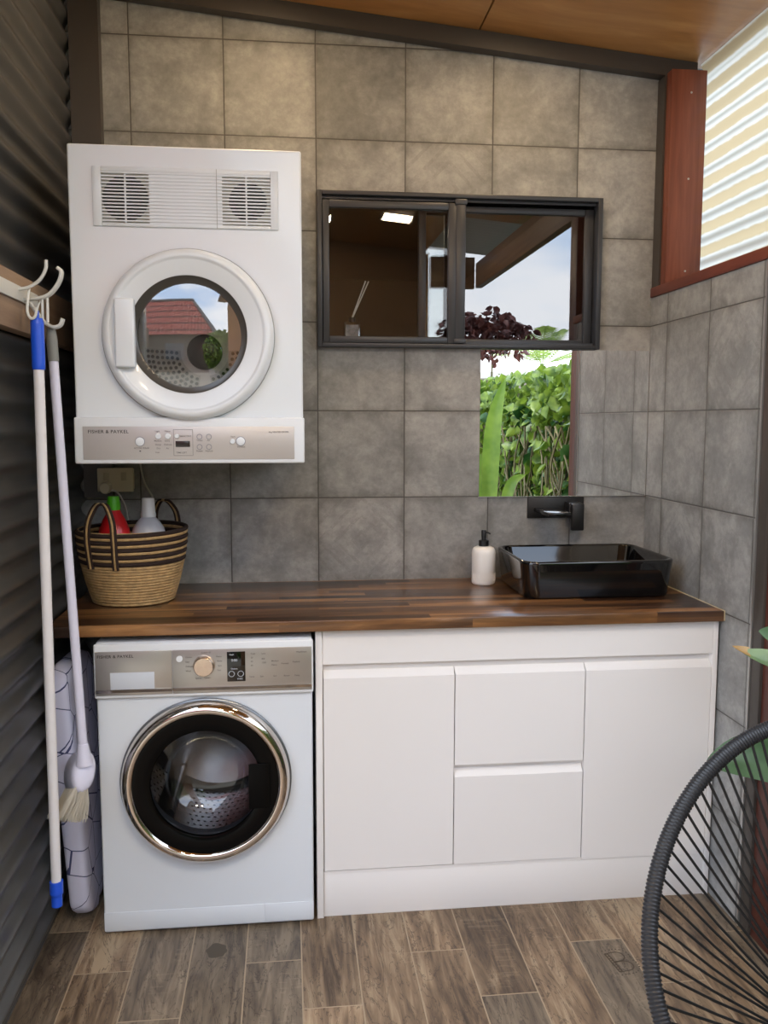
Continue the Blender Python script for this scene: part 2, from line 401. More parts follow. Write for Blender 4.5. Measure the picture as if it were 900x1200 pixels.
def text(name, s, size, loc, m, parent, align='LEFT', spacing=1.0, rot=(PI / 2, 0, 0)):
    cu = bpy.data.curves.new(name, 'FONT'); cu.body = s; cu.size = size; cu.align_x = align; cu.space_character = spacing; cu.extrude = .0002; cu.offset = size * .012
    o = bpy.data.objects.new(name, cu); COL.objects.link(o); dg = bpy.context.evaluated_depsgraph_get(); dg.update()
    me = bpy.data.meshes.new_from_object(o.evaluated_get(dg)); COL.objects.unlink(o); bpy.data.objects.remove(o)
    me.transform(Matrix.Translation(Vector(loc) - root_loc(parent)) @ Matrix.Rotation(rot[0], 4, 'X'))
    me.materials.clear(); me.materials.append(m); me.name = name
    q = bpy.data.objects.new(name, me); COL.objects.link(q); q.parent = parent; return q

# ================================================================= SETTING
WX, WR = -1.078, .8796                       # left sheet face, right tiled wall face
zc = lambda x: 2.811 - .0915 * (x + .546)    # underside of the sloping ceiling
f = B(); box(f, -1.12, .98, -3.4, .0, -.05, 0); struct('floor', f, FLOORM, smooth=False)
g = B(); box(g, -14, 14, -24, 6, -.12, -.06); struct('ground', g, GRAVEL, smooth=False)
g = B(); box(g, .99, 2.6, -7.8, 2.4, -.06, -.03); struct('ground_garden_bed', g, SOIL, smooth=False)
# back wall with the window opening
OX0, OX1, OZ0, OZ1 = -.285, .67, 1.716, 2.204
w = B()
prism_xz(w, [(-1.12, 0), (OX0, 0), (OX0, zc(OX0) - .002), (-1.12, zc(-1.12) - .002)], 0, .1)
prism_xz(w, [(OX1, 0), (1.0, 0), (1.0, zc(1.0) - .002), (OX1, zc(OX1) - .002)], 0, .1)
prism_xz(w, [(OX0, 0), (OX1, 0), (OX1, OZ0), (OX0, OZ0)], 0, .1)
prism_xz(w, [(OX0, OZ1), (OX1, OZ1), (OX1, zc(OX1) - .002), (OX0, zc(OX0) - .002)], 0, .1)
struct('wall_back', w, TILEX, smooth=False)
# left wall of corrugated steel
nz_ = 340; zs = np.linspace(0, 2.86, nz_ + 1); ph = 2 * PI * (zs - 2.452 + .03) / .0765
xs = WX - .020 + .020 * ((1 + np.cos(ph)) / 2) ** 1.15
v = [(float(x), y, float(z)) for y in (-1.3, -.0) for x, z in zip(xs, zs)] + [(float(x) - .004, y, float(z)) for y in (-1.3, -.0) for x, z in zip(xs, zs)]
n_ = nz_ + 1; fc = [(i, i + 1, n_ + i + 1, n_ + i) for i in range(nz_)] + [(2 * n_ + i, 3 * n_ + i, 3 * n_ + i + 1, 2 * n_ + i + 1) for i in range(nz_)] + [(i, 2 * n_ + i, 2 * n_ + i + 1, i + 1) for i in range(nz_)]
struct('wall_left', (v, [], fc), SHEET, angle=80)
w = B(); box(w, -1.16, -1.10, -1.3, 0, 0, 2.80); struct('wall_left_backing', w, SHEET, smooth=False)
# right stub wall
w = B(); box(w, WR, .98, -.752, -.0005, 0, 1.886); struct('wall_right', w, TILEY, smooth=False)
w = B(); box(w, WR - .002, WR + .006, -.758, -.7525, 0, 1.886); struct('trim_tile_edge', w, TRIMS, smooth=False)
w = B(); box(w, WR + .001, .985, -.806, -.759, 0, 1.886, .003); struct('door_frame_jamb', w, STEELC)
w = B(); box(w, WR + .008, .99, -.90, -.8065, 0, 2.50, .004); struct('trim_red_post', w, wood_mat('shaded_red_post', [(.3, srgb(58, 24, 17)), (.5, srgb(76, 34, 24)), (.7, srgb(92, 44, 31))], 'z', 18, .06, .45))  # timber red darkened for the shade the post stands in
# steel posts and top beam
w = B()
prism_xz(w, [(-1.0765, 1.2), (-.985, 1.2), (-.985, zc(-.985) - .058), (-1.0765, zc(-1.0765) - .058)], -.045, -.0005); struct('trim_left_post', w, STEELC, smooth=False)
w = B(); prism_xz(w, [(-1.0765, zc(-1.0765) - .057), (.998, zc(.998) - .057), (.998, zc(.998) - .001), (-1.0765, zc(-1.0765) - .001)], -.045, -.0005)
struct('trim_top_beam', w, STEELC, smooth=False)
w = B(); box(w, WR - .001, .99, -.056, -.001, 1.922, 2.618); struct('trim_right_post', w, STEELC, smooth=False)
# ceiling: two plywood sheets with an open joint under the dark roof deck
XJ = .24
for nm, a, b in (('ceiling', -1.10, XJ - .003), ('ceiling_right', XJ + .003, 1.06)):
    w = B(); prism_xz(w, [(a, zc(a)), (b, zc(b)), (b, zc(b) + .012), (a, zc(a) + .012)], -2.35, 0); struct(nm, w, PLY, smooth=False)
w = B(); prism_xz(w, [(-1.16, zc(-1.16) + .0125), (1.12, zc(1.12) + .0125), (1.12, zc(1.12) + .05), (-1.16, zc(-1.16) + .05)], -2.35, .1); struct('ceiling_roof_deck', w, STEELC, smooth=False)
# red timber frame and translucent sheet of the right opening
w = B(); box(w, .874, 1.012, -.805, -.001, 1.887, 1.921, .003); struct('trim_sill', w, REDY)
p = thing('timber_board', 'upright red stained timber board beside the translucent sheet', 'board', (.946, -.08, 1.921)); p['kind'] = 'structure'
obj('plank', bx(.884, 1.008, -.10, -.057, 1.9215, 2.624, bev=.003), REDW, p)
s = B()
for zz in (1.965, 2.27, 2.55): lathe(s, [(.0035, -.0012), (.002, -.0022)], (.953, -.10, zz), 'y', 10, cap1=True); lathe(s, [(.0035, 0), (.0035, -.0012)], (.953, -.10, zz), 'y', 10)
obj('screw_head', s, TRIMS, p)
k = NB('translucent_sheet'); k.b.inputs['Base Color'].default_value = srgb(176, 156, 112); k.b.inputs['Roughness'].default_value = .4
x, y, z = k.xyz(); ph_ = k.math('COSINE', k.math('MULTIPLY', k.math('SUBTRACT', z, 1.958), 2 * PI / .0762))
fl = k.noise(k.comb(x, k.math('MULTIPLY', y, .3), z), 60, 4); tan_bands = k.ramp(k.math('ADD', k.math('ADD', k.math('MULTIPLY', ph_, .5), .5), k.math('MULTIPLY', k.math('SUBTRACT', fl, .5), .35)), [(.60, (.60, .59, .53, 1)), (.80, (.42, .335, .20, 1))])  # tan bands in step with the corrugation, edges broken by noise
tl = k.n('ShaderNodeBsdfTranslucent'); k.l(tan_bands, tl.inputs[0]); mx = k.n('ShaderNodeMixShader'); mx.inputs[0].default_value = .85
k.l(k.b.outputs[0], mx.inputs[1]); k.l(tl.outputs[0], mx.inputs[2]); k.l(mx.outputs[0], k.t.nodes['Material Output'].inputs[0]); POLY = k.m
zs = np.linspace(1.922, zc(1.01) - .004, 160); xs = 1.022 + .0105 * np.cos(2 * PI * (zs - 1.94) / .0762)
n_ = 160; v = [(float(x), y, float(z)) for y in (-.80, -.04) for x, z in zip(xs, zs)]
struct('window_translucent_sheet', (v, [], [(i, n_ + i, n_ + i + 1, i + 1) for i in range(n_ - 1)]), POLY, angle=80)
w = B(); box(w, 1.034, 1.10, -.90, -.0, 1.85, 1.92); struct('trim_outer_sill', w, BEAMW, smooth=False)

# patio roof behind the photographer
w = B(); box(w, 1.0, 1.05, -3.45, -.905, 2.44, 2.62, .004); struct('trim_eave_beam', w, BEAMW)
ROOFM = mat('pale_roof_sheet', srgb(196, 196, 190), .5)
ys = np.linspace(-3.5, -2.36, 180)
v = [(x, float(y), float(zc(x) + .03 + .009 * math.cos(2 * PI * y / .0762))) for x in (.63, 1.12) for y in ys]
n_ = len(ys); struct('ceiling_patio_sheet', (v, [], [(i, i + 1, n_ + i + 1, n_ + i) for i in range(n_ - 1)]), ROOFM, angle=80)
w = B(); prism_xz(w, [(-.32, zc(-.32)), (.628, zc(.628)), (.628, zc(.628) + .02), (-.32, zc(-.32) + .02)], -3.64, -2.352); struct('ceiling_patio', w, PLY, smooth=False)
w = B(); box(w, .662, .998, -3.52, -3.47, 2.44, 2.668, .004); struct('trim_end_beam', w, BEAMW)
PATW = mat('brown_patio_wall', srgb(150, 116, 84), .8)
w = B(); prism_xz(w, [(-.10, 0), (.66, 0), (.66, zc(.66) - .001), (-.10, zc(-.10) - .001)], -3.62, -3.555); struct('wall_patio', w, PATW, smooth=False)
LED = emit_mat('warm_led', (1, .78, .50, 1), 46.0); LEDFILL = emit_mat('added_warm_fill', (1, .72, .42, 1), 15.0)
for x, y, lab in ((.298, -2.62, 'square warm ceiling light showing in the middle of the left window pane'), (-.20, -2.85, 'square warm ceiling light showing at the left edge of the window pane'), (-.46, -.50, 'added unseen fill light in the plywood ceiling above the dryer'), (.42, -.50, 'added unseen fill light in the plywood ceiling above the window')):  # last two are fill lights added out of view to warm the upper tiles
    c = thing('ceiling_light', lab, 'ceiling light', (x, y, zc(x)), 'square lights in the plywood ceiling')
    w = B(); prism_xz(w, [(x - .10, zc(x - .10) - .006), (x + .10, zc(x + .10) - .006), (x + .10, zc(x + .10) - .0006), (x - .10, zc(x - .10) - .0006)], y - .10, y + .10); obj('frame', w, WHITEP, c, smooth=False)
    w = B(); prism_xz(w, [(x - .088, zc(x - .088) - .010), (x + .088, zc(x + .088) - .010), (x + .088, zc(x + .088) - .0064), (x - .088, zc(x - .088) - .0064)], y - .088, y + .088); obj('diffuser', w, LED if y < -1 else LEDFILL, c, smooth=False)

# room behind the window
HOUSEX = mat('house_outer_board', srgb(150, 142, 130), .7)
w = B(); box(w, -1.6, 1.0, 3.7, 3.78, -.06, 2.9); struct('wall_interior_back', w, ROOMW, smooth=False)
w = B(); box(w, -1.68, -1.6, .1, 3.78, -.06, 2.9); struct('wall_interior_left', w, ROOMW, smooth=False)
w = B(); box(w, .94, .98, .1, 3.7, -.06, 2.64); struct('wall_interior_right', w, ROOMW, smooth=False)
w = B(); box(w, .9805, 1.0, .1, 3.78, -.06, 2.66); struct('wall_outer_cladding', w, HOUSEX, smooth=False)
w = B(); box(w, -1.6, .94, .101, 3.7, 2.52, 2.56); struct('ceiling_interior', w, ROOMW, smooth=False)
w = B(); box(w, -1.6, .94, .101, 3.7, -.06, 0); struct('floor_interior', w, ROOMW, smooth=False)
w = B(); box(w, -1.7, 1.12, .101, 3.9, 2.66, 2.72); struct('ceiling_house_roof', w, STEELC, smooth=False)
w = B(); box(w, .80, .872, -3.52, -3.47, -.05, 2.439); struct('trim_patio_column', w, BEAMW, smooth=False)

# window_1: sliding aluminium window
win = bpy.data.objects.new('window_1', None); COL.objects.link(win); win.location = (.19, -.02, 1.703); win['kind'] = 'structure'
fx0, fx1, fz0, fz1 = -.299, .683, 1.703, 2.216
w = B()
for a in ((fx0, fx0 + .016, fz0, fz1), (fx1 - .016, fx1, fz0, fz1), (fx0 + .016, fx1 - .016, fz0, fz0 + .014), (fx0 + .016, fx1 - .016, fz1 - .014, fz1)):
    box(w, a[0], a[1], -.035, .07, a[2], a[3], .002)
obj('frame', w, ALU, win)
w = B()
for zz in (fz0 + .0145, fz1 - .0225): box(w, fx0 + .0165, fx1 - .0165, -.012, -.006, zz, zz + .008)
obj('track', w, ALU, win)
def sash(name, x0, x1, z0, z1, y0, y1, sl, sr, st, sb):
    w = B(); box(w, x0, x0 + sl, y0, y1, z0, z1, .003); box(w, x1 - sr, x1, y0, y1, z0, z1, .003)
    box(w, x0 + sl, x1 - sr, y0, y1, z0, z0 + sb, .003); box(w, x0 + sl, x1 - sr, y0, y1, z1 - st, z1, .003)
    return obj(name, w, ALU, win)
s1 = sash('sash', -.281, .181, 1.718, 2.186, -.03, -.007, .022, .036, .024, .022)
w = B(); box(w, -.260, .146, -.020, -.016, 1.739, 2.163); tag(obj('pane', w, PANE_CLEAR, s1, smooth=False), 'clear pane with a dark room behind')
s2 = sash('sash', .048, .666, 1.718, 2.186, .008, .03, .026, .03, .022, .02)
w = B(); box(w, .073, .637, .017, .021, 1.737, 2.165); tag(obj('pane', w, PANE_REFL, s2, smooth=False), 'reflecting pane showing sky and roof')
w = B(); box(w, .170, .204, -.033, .006, 1.719, 2.197, .004); box(w, .166, .208, -.036, -.03, 1.719, 1.735, .003); box(w, .166, .208, -.036, -.03, 2.18, 2.199, .003); obj('interlock_stile', w, ALU, win)
w = B(); box(w, -.29, .68, .0705, .16, 1.690, 1.712, .003); struct('trim_inner_sill', w, ROOMW)

# ================================================================= BENCH, CABINET, BASIN
wt = thing('worktop', 'dark acacia timber worktop running wall to wall over the white machines', 'worktop', (-.09, -.3, .865))
obj('slab', bx(-1.060, .8735, -.615, -.0008, .8655, .8972, bev=.003), BENCHM, wt)
w = B(); box(w, .8738, .8786, -.61, -.002, .8665, .8965); obj('silicone_bead', w, CREAM, wt)

cb = thing('vanity_cabinet', 'white laundry vanity cabinet with finger grooves below the timber worktop', 'cabinet', (.27, -.3, 0))
YC = -.585
w = B()
box(w, -.331, -.312, -.590, -.02, 0, .8648, .0012)                     # left gable
box(w, .857, .8735, -.585, -.02, 0, .8648, .0012)                      # right gable
box(w, -.3115, .8565, -.53, -.02, .13, .76)                           # box behind the fronts
obj('body', w, SATIN, cb)
w = B(); prism_xz(w, [(-.3112, .762), (.8566, .762), (.8566, .8645), (-.3112, .8645)], YC, -.545); obj('top_rail', w, SATIN, cb, smooth=False)
def front(name, x0, x1, z0, z1, chamfer=True):
    """a board whose top edge is bevelled back as a finger pull"""
    w = B(); yb = YC + .02
    prof = [(YC, z0), (YC, z1), (yb, z1 + .0), (yb, z0)]
    vs = []
    for x in (x0, x1): vs.append([w.verts.new((x, y, z)) for y, z in ((YC, z0), (YC, z1 - .002), (YC + .002, z1), (yb, z1 + .018 if chamfer else z1), (yb, z0))])
    n = 5; w.faces.new(vs[0]); w.faces.new(vs[1][::-1])
    for i in range(n): w.faces.new((vs[0][i], vs[1][i], vs[1][(i + 1) % n], vs[0][(i + 1) % n]))
    bmesh.ops.recalc_face_normals(w, faces=w.faces)
    return obj(name, w, SATIN, cb, smooth=False)
front('door', -.3085, .0715, .143, .722)
front('drawer', .0745, .4635, .447, .722)
front('drawer', .0745, .4635, .142, .413)
front('door', .4665, .8550, .135, .722)
w = B(); box(w, -.3112, .8566, YC + .004, -.55, 0, .131, .001); box(w, -.3112, .8566, YC + .003, -.55, .131, .14); obj('kickboard', w, SATIN, cb)
w = B(); box(w, -.3112, .8566, -.5645, -.5305, .13, .7615)
obj('groove_back', w, SATIN, cb, smooth=False)

# basin
def rrect(x0, x1, y0, y1, r, z, n=10):
    out = []
    for cx, cy, a0 in ((x1 - r, y1 - r, 0), (x0 + r, y1 - r, PI / 2), (x0 + r, y0 + r, PI), (x1 - r, y0 + r, 1.5 * PI)):
        for i in range(n + 1):
            a = a0 + PI / 2 * i / n; out.append((cx + r * math.cos(a), cy + r * math.sin(a), z))
    return out
def loft(bm, rings, cap0=True, cap1=True):
    R_ = [[bm.verts.new(p) for p in r] for r in rings]; n = len(R_[0])
    for a, b in zip(R_, R_[1:]):
        for i in range(n): bm.faces.new((a[i], a[(i + 1) % n], b[(i + 1) % n], b[i]))
    if cap0: bm.faces.new(R_[0][::-1])
    if cap1: bm.faces.new(R_[-1])
    return bm
bs = thing('vessel_basin', 'glossy black rectangular vessel basin on the timber worktop', 'basin', (.565, -.215, .8972))
X0, X1, Y0, Y1 = .320, .822, -.413, -.03
rings = []
for ins, z in ((.020, .8973), (.015, .900), (.012, .905), (.004, .985), (.001, 1.008), (.0005, 1.014), (.003, 1.0178), (.008, 1.0185), (.012, 1.017), (.015, 1.012), (.026, .96), (.05, .925), (.075, .918)):
    rings.append(rrect(X0 + ins, X1 - ins, Y0 + ins, Y1 - ins, .052 - ins * .35, z))
obj('bowl', loft(B(), rings), BLACKG, bs, angle=60)
w = B(); lathe(w, [(.030, .9182), (.030, .921), (.022, .923), (.004, .9235)], (.565, -.215, 0), 'z', 28, cap1=True); tag(obj('waste', w, BLACKM, bs), 'round black waste cover')

# wall tap
tp = thing('wall_tap', 'matte black wall mounted mixer tap with square plate above the basin', 'tap', (.545, -.001, 1.145))
obj('back_plate', bx(.443, .649, -.009, -.0006, 1.110, 1.1845, bev=.0015), BLACKM, tp)
w = B(); box(w, .465, .545, -.185, -.0092, 1.134, 1.147, .003); obj('spout', w, mat('black_satin', srgb(16, 16, 17), .18), tp)
w = B(); box(w, .578, .628, -.062, -.0092, 1.112, 1.168, .003); obj('mixer_body', w, BLACKM, tp)
w = B(); box(w, .582, .626, -.083, -.0622, 1.072, 1.166, .004); obj('lever', w, BLACKM, tp)

# soap dispenser
sd = thing('soap_dispenser', 'white ceramic soap bottle with black pump left of the black basin', 'soap dispenser', (.261, -.115, .8972))
w = B(); prof = [(.0, .0003), (.036, .0003), (.0395, .004), (.0405, .009), (.0405, .085), (.0405, .108), (.0385, .119), (.034, .126), (.024, .1305), (.012, .1315)]
lathe(w, prof, (.261, -.115, .8972), 'z', 48); obj('bottle', w, CERAM, sd)
w = B(); pts = []
for i in range(33): pts.append((.261 + .0403 * math.sin(-1.35 + 2.7 * i / 32), -.115 - .0403 * math.cos(-1.35 + 2.7 * i / 32), .8972 + (.014 if i % 2 == 0 else .040)))
tube(w, pts, .0009, 6); obj('embossed_zigzag', w, CERAM, sd)
w = B(); lathe(w, [(.0175, .1318), (.0175, .150), (.015, .152), (.008, .152), (.008, .160)], (.261, -.115, .8972), 'z', 28, cap0=True, cap1=True); obj('collar', w, BLACKM, sd)
w = B(); lathe(w, [(.0085, .1602), (.009, .182), (.0075, .186), (.0, .186)], (.261, -.115, .8972), 'z', 24)
tube(w, cat_rom([(.264, -.117, 1.0765), (.273, -.124, 1.0755), (.281, -.129, 1.071)], 5), .0028, 8); obj('pump_head', w, BLACKM, sd)

# mirror
mi = thing('mirror', 'frameless rectangular wall mirror reflecting the green garden above the basin', 'mirror', (.575, -.001, 1.188))
w = B(); box(w, .2665, .8765, -.0055, -.0006, 1.1885, 1.7025); obj('mirror_glass', w, MIRROR, mi, smooth=False)
w = B(); box(w, .8767, .8785, -.0065, -.0006, 1.1885, 1.7025); box(w, .265, .8785, -.0065, -.0006, 1.1865, 1.1884); obj('polished_edge', w, TRIMS, mi, smooth=False)

# ================================================================= WASHING MACHINE
wm = thing('washing_machine', 'white front loading washing machine with chrome door ring under the worktop', 'washing machine', (-.638, -.32, 0))
wx0, wx1, WY = -.9375, -.3385, -.607
wcx, wcz = -.640, .447
obj('body', holed_case(wx0 + .003, wx1 - .003, WY, -.05, .006, .848, .006, wcx, wcz, .205, .09), WHITEC, wm)
for x in (wx0 + .05, wx1 - .05):
    for y in (-.56, -.1): obj('foot', lathe(B(), [(.018, 0), (.018, .0055)], (x, y, 0.0), 'z', 16, cap0=True, cap1=True), BLACKM, wm)
w = B(); box(w, wx0, wx1, WY - .012, WY - .0005, .692, .846, .006, 3); obj('control_fascia', w, WHITEP, wm)
w = B(); box(w, -.9325, -.727, WY - .0155, WY - .0122, .7035, .826, .001); fa = obj('drawer_front', w, SILVER, wm); tag(fa, 'silver detergent drawer front')
w = B(); box(w, -.893, -.775, WY - .0165, WY - .0157, .7195, .767, .0004); obj('drawer_handle', w, mat('drawer_pocket', srgb(206, 212, 220), .35), fa)
w = B(); box(w, -.7255, -.3435, WY - .0155, WY - .0122, .7035, .826, .001); pn = obj('control_panel', w, SILVER, wm)
text('lettering', 'FISHER & PAYKEL', .0115, (-.927, WY - .0158, .8085), INK, fa, spacing=1.12)
POLISH = mat('polished_strip', srgb(176, 168, 160), .1, metal=1)
for nm_, a_, b_, par in (('lower_strip', -.9325, -.727, fa), ('lower_strip', -.7255, -.3435, pn)):
    w = B(); vs = [[w.verts.new((x_, y_, z_)) for y_, z_ in ((WY - .0122, .704), (WY - .0135, .704), (WY - .0185, .7185), (WY - .0156, .7188))] for x_ in (a_, b_)]
    w.faces.new(vs[0]); w.faces.new(vs[1][::-1])
    for i in range(4): w.faces.new((vs[0][i], vs[1][i], vs[1][(i + 1) % 4], vs[0][(i + 1) % 4]))
    bmesh.ops.recalc_face_normals(w, faces=w.faces); obj(nm_, w, POLISH, par, smooth=False)
yk = WY - .0157
w = B(); lathe(w, [(.0295, .0), (.0295, -.006), (.027, -.018), (.025, -.02), (.0, -.02)], (-.640, yk, .7805), 'y', 48)
k = NB('brushed_dial'); k.b.inputs['Base Color'].default_value = srgb(226, 206, 188); k.b.inputs['Metallic'].default_value = 1; k.b.inputs['Roughness'].default_value = .2
k.b.inputs['Anisotropic'].default_value = .9; tg = k.n('ShaderNodeTangent', direction_type='RADIAL', axis='Y'); k.l(tg.outputs[0], k.b.inputs['Tangent'])
dl = obj('program_dial', w, k.m, pn)
dl.data.transform(Matrix.Translation((.640 + root_loc(wm).x, 0, -.7805))); dl.location = (-.640 - root_loc(wm).x, 0, .7805)
w = B(); box(w, -.577, -.527, yk - .0012, yk, .733, .8175, .0004); dp = obj('display', w, BLACKG, pn)
w = B(); lathe(w, [(.0085, 0), (.0085, -.004), (.0, -.0045)], (-.706, yk, .8015), 'y', 24); obj('power_button', w, WHITEP, pn)
for xx in (-.565, -.540):
    obj('touch_ring', lathe(B(), [(.0085, -.0014), (.0085, -.0018), (.0072, -.0018), (.0072, -.0014)], (xx, yk, .7545), 'y', 24), WINK, dp)
text('display_text', '0:00', .010, (-.5655, yk - .0016, .790), WINK, dp); text('display_text', 'START', .0052, (-.5495, yk - .0016, .7385), WINK, dp); text('display_text', 'Wash', .0055, (-.571, yk - .0016, .8075), WINK, dp); text('display_text', 'Options', .0055, (-.5665, yk - .0016, .7675), WINK, dp)
rows = [('Cotton', -.690, .803), ('Easy', -.690, .790), ('Delicate', -.690, .777), ('Wool', -.690, .764), ('Sports', -.664, .743), ('Heavy', -.607, .803), ('Rinse', -.604, .79), ('Spin', -.602, .777), ('Fast', -.604, .764), ('Denim', -.640, .7435), ('Cotton 60', -.647, .815)]
def marks(parent, items, size, y, m):
    """all the tiny print of one panel, one mesh"""
    obs = [text('tmp', s, size, (x, y, z), m, parent) for s, x, z in items]
    bm = B()
    for o in obs:
        bm.from_mesh(o.data); me = o.data; bpy.data.objects.remove(o); bpy.data.meshes.remove(me)
    me = bpy.data.meshes.new('print'); bm.to_mesh(me); bm.free(); me.materials.append(m)
    o = bpy.data.objects.new('printed_legend', me); COL.objects.link(o); o.parent = parent; return o
marks(pn, rows + [('Cold', -.512, .808), ('20', -.512, .797), ('40', -.512, .786), ('60', -.512, .775), ('Temp', -.517, .743), ('Low', -.482, .808), ('800', -.482, .793), ('1200', -.482, .782), ('Spin', -.487, .743), ('Soil', -.450, .743), ('Rinse+', -.421, .743), ('Delay', -.391, .743), ('Medium', -.455, .786), ('Heavy', -.455, .775), ('Prewash', -.428, .778), ('Keylock', -.396, .782), ('WashSmart', -.386, .810)], .0062, yk - .0002, INKB)
# kick strip
w = B(); box(w, wx0 + .004, -.4845, WY - .0015, WY, .012, .0665, .0008); box(w, -.4825, wx1 - .004, WY - .0015, WY, .012, .0665, .0008); obj('kick_panel', w, WHITEC, wm)
# door
dr = obj('door', lathe(B(), [(.2375, -.0005), (.2375, -.010), (.2335, -.013), (.230, -.013)], (wcx, WY, wcz), 'y', 96), mat('door_rim_grey', srgb(120, 124, 128), .3, metal=.6), wm)
w = B(); lathe(w, [(.2335, -.0132), (.232, -.026), (.226, -.038), (.217, -.045), (.208, -.046), (.202, -.042), (.199, -.036)], (wcx, WY, wcz), 'y', 128); obj('chrome_ring', w, CHROME, dr, angle=70)
w = B(); lathe(w, [(.2005, -.0385), (.199, -.0388), (.160, -.036), (.153, -.033), (.151, -.026)], (wcx, WY, wcz), 'y', 96); obj('door_bezel', w, mat('bezel_black', srgb(6, 6, 6), .15, spec=.12), dr)
w = B(); box(w, wcx + .118, wcx + .178, WY - .0405, WY - .036, wcz - .075, wcz + .055, .004); obj('door_handle', w, mat('handle_black', srgb(7, 7, 7), .3, spec=.12), dr)
w = B(); lathe(w, [(.1515, -.026), (.149, -.010), (.138, .03), (.118, .062), (.085, .078), (.04, .083), (.0, .084)], (wcx, WY, wcz), 'y', 72); obj('glass_bowl', w, BOWLGLASS, dr, angle=80)
w = B(); lathe(w, [(.2045, .0), (.198, .02), (.172, .03), (.168, .045), (.185, .06), (.2045, .0895)], (wcx, WY, wcz), 'y', 72); obj('rubber_gasket', w, GASKET, wm)
def drum(parent, cx, cz, yf, yb, r, dots=True):
    w = B(); lathe(w, [(r, yf), (r, yb - .02), (r - .02, yb), (0, yb)], (cx, 0, cz), 'y', 72); d = obj('drum', w, STEEL, parent)
    return d
d = drum(wm, wcx, wcz, WY + .09, -.16, .222)
w = B()
for j in range(11):
    for i in range(72):
        if i % 24 in (0, 1, 23): continue
        a = 2 * PI * (i + .5 * (j % 2)) / 72; r_ = .2215; y = -.49 + .029 * j
        c = Vector((wcx + r_ * math.cos(a), y, wcz + r_ * math.sin(a))); e1 = Vector((-math.sin(a), 0, math.cos(a))); e2 = Vector((0, 1, 0))
        w.faces.new([w.verts.new(c + (e1 * math.cos(t) + e2 * math.sin(t)) * .0042) for t in [2 * PI * q / 8 for q in range(8)]])
obj('perforation', w, HOLE, d, smooth=False)
for q in range(3):
    a = PI / 2 + 2 * PI * q / 3 + .35; w = B()
    for r0, hw in ((.222, .032), (.19, .02), (.172, .008)):
        pass
    prof = [(-.034, .221), (-.018, .192), (-.006, .176), (.006, .176), (.018, .192), (.034, .221)]
    vs = [[w.verts.new((wcx + r_ * math.cos(a) - t * math.sin(a), y, wcz + r_ * math.sin(a) + t * math.cos(a))) for t, r_ in prof] for y in (-.5, -.17)]
    for i in range(5): w.faces.new((vs[0][i], vs[0][i + 1], vs[1][i + 1], vs[1][i]))
    w.faces.new(vs[0]); obj('paddle', w, STEEL, d, angle=60)

# ================================================================= DRYER
dy = thing('clothes_dryer', 'white wall mounted clothes dryer with round door above the worktop basket', 'clothes dryer', (-.663, -.3, 1.338))
dx0, dx1, DY = -.9655, -.3605, -.60
dcx, dcz = -.6625, 1.6805
obj('body', holed_case(dx0, dx1, DY, -.0475, 1.342, 2.1685, .006, dcx, dcz, .19, .07), mat('dryer_enamel', srgb(231, 236, 240), .26, coat=.5), dy)
w = B(); box(w, dx0 - .003, dx1 + .003, DY - .013, DY - .0003, 1.3385, 1.463, .005, 3); fs = obj('control_fascia', w, WHITEP, dy)
w = B(); box(w, -.9455, -.3855, DY - .0155, DY - .0132, 1.350, 1.4385, .001); pn = obj('control_panel', w, SILVERL, fs)
yk = DY - .0157
text('lettering', 'FISHER & PAYKEL', .0125, (-.932, yk - .0001, 1.4205), INK, fs, spacing=1.12)
for x, z, r_ in ((-.797, 1.398, .0115), (-.5305, 1.3985, .0115), (-.552, 1.398, .007), (-.749, 1.4125, .0078), (-.7235, 1.4125, .0078), (-.6995, 1.4125, .006)):
    w = B(); lathe(w, [(r_, 0), (r_, -.003), (r_ * .85, -.0042), (0, -.0042)], (x, yk, z), 'y', 24); obj('button', w, WHITEP, fs)
RINGG = mat('ring_grey', srgb(132, 134, 142), .5)
for x, z, r_, h_ in ((-.797, 1.398, .013, .0018), (-.5305, 1.3985, .013, .0018), (-.640, 1.411, .0075, .0015), (-.615, 1.411, .0075, .0015), (-.640, 1.3835, .0075, .0015), (-.615, 1.3835, .0075, .0015)):
    obj('button_ring', lathe(B(), [(r_, -.0001), (r_, -.0012), (r_ - h_, -.0012)], (x, yk, z), 'y', 28), RINGG, fs)
w = B(); box(w, -.7035, -.6655, yk - .0012, yk, 1.3835, 1.3995, .0003); obj('display', w, mat('display_dark', srgb(46, 40, 38), .2), fs)
w = B()
for a in ((-.709, -.708, 1.36, 1.4305), (-.6585, -.6575, 1.36, 1.4305), (-.709, -.6575, 1.36, 1.361), (-.709, -.6575, 1.4295, 1.4305)): box(w, a[0], a[1], yk - .0004, yk, a[2], a[3])
obj('display_outline', w, INKB, fs)
w = B(); box(w, -.799, -.795, yk - .0006, yk, 1.371, 1.374); obj('indicator', w, INK, fs)
marks(fs, [('ACTIVE WEAR', -.813, 1.3785), ('Light', -.757, 1.424), ('Heavy', -.732, 1.424), ('Medium', -.760, 1.398), ('Damp', -.757, 1.388), ('Dry', -.754, 1.378), ('Iron', -.757, 1.367), ('Extra', -.732, 1.398), ('Delicate', -.734, 1.388), ('Air', -.729, 1.378), ('SMARTDRY', -.693, 1.4105), ('TIME LEFT', -.702, 1.366), ('Timed', -.648, 1.399), ('Air', -.620, 1.399), ('Rotate', -.649, 1.3705), ('Keylock', -.625, 1.3705), ('Start', -.557, 1.409), ('POWER', -.540, 1.381), ('6kg VENTED DRYER', -.455, 1.4215)], .0062, yk - .0002, INKB)
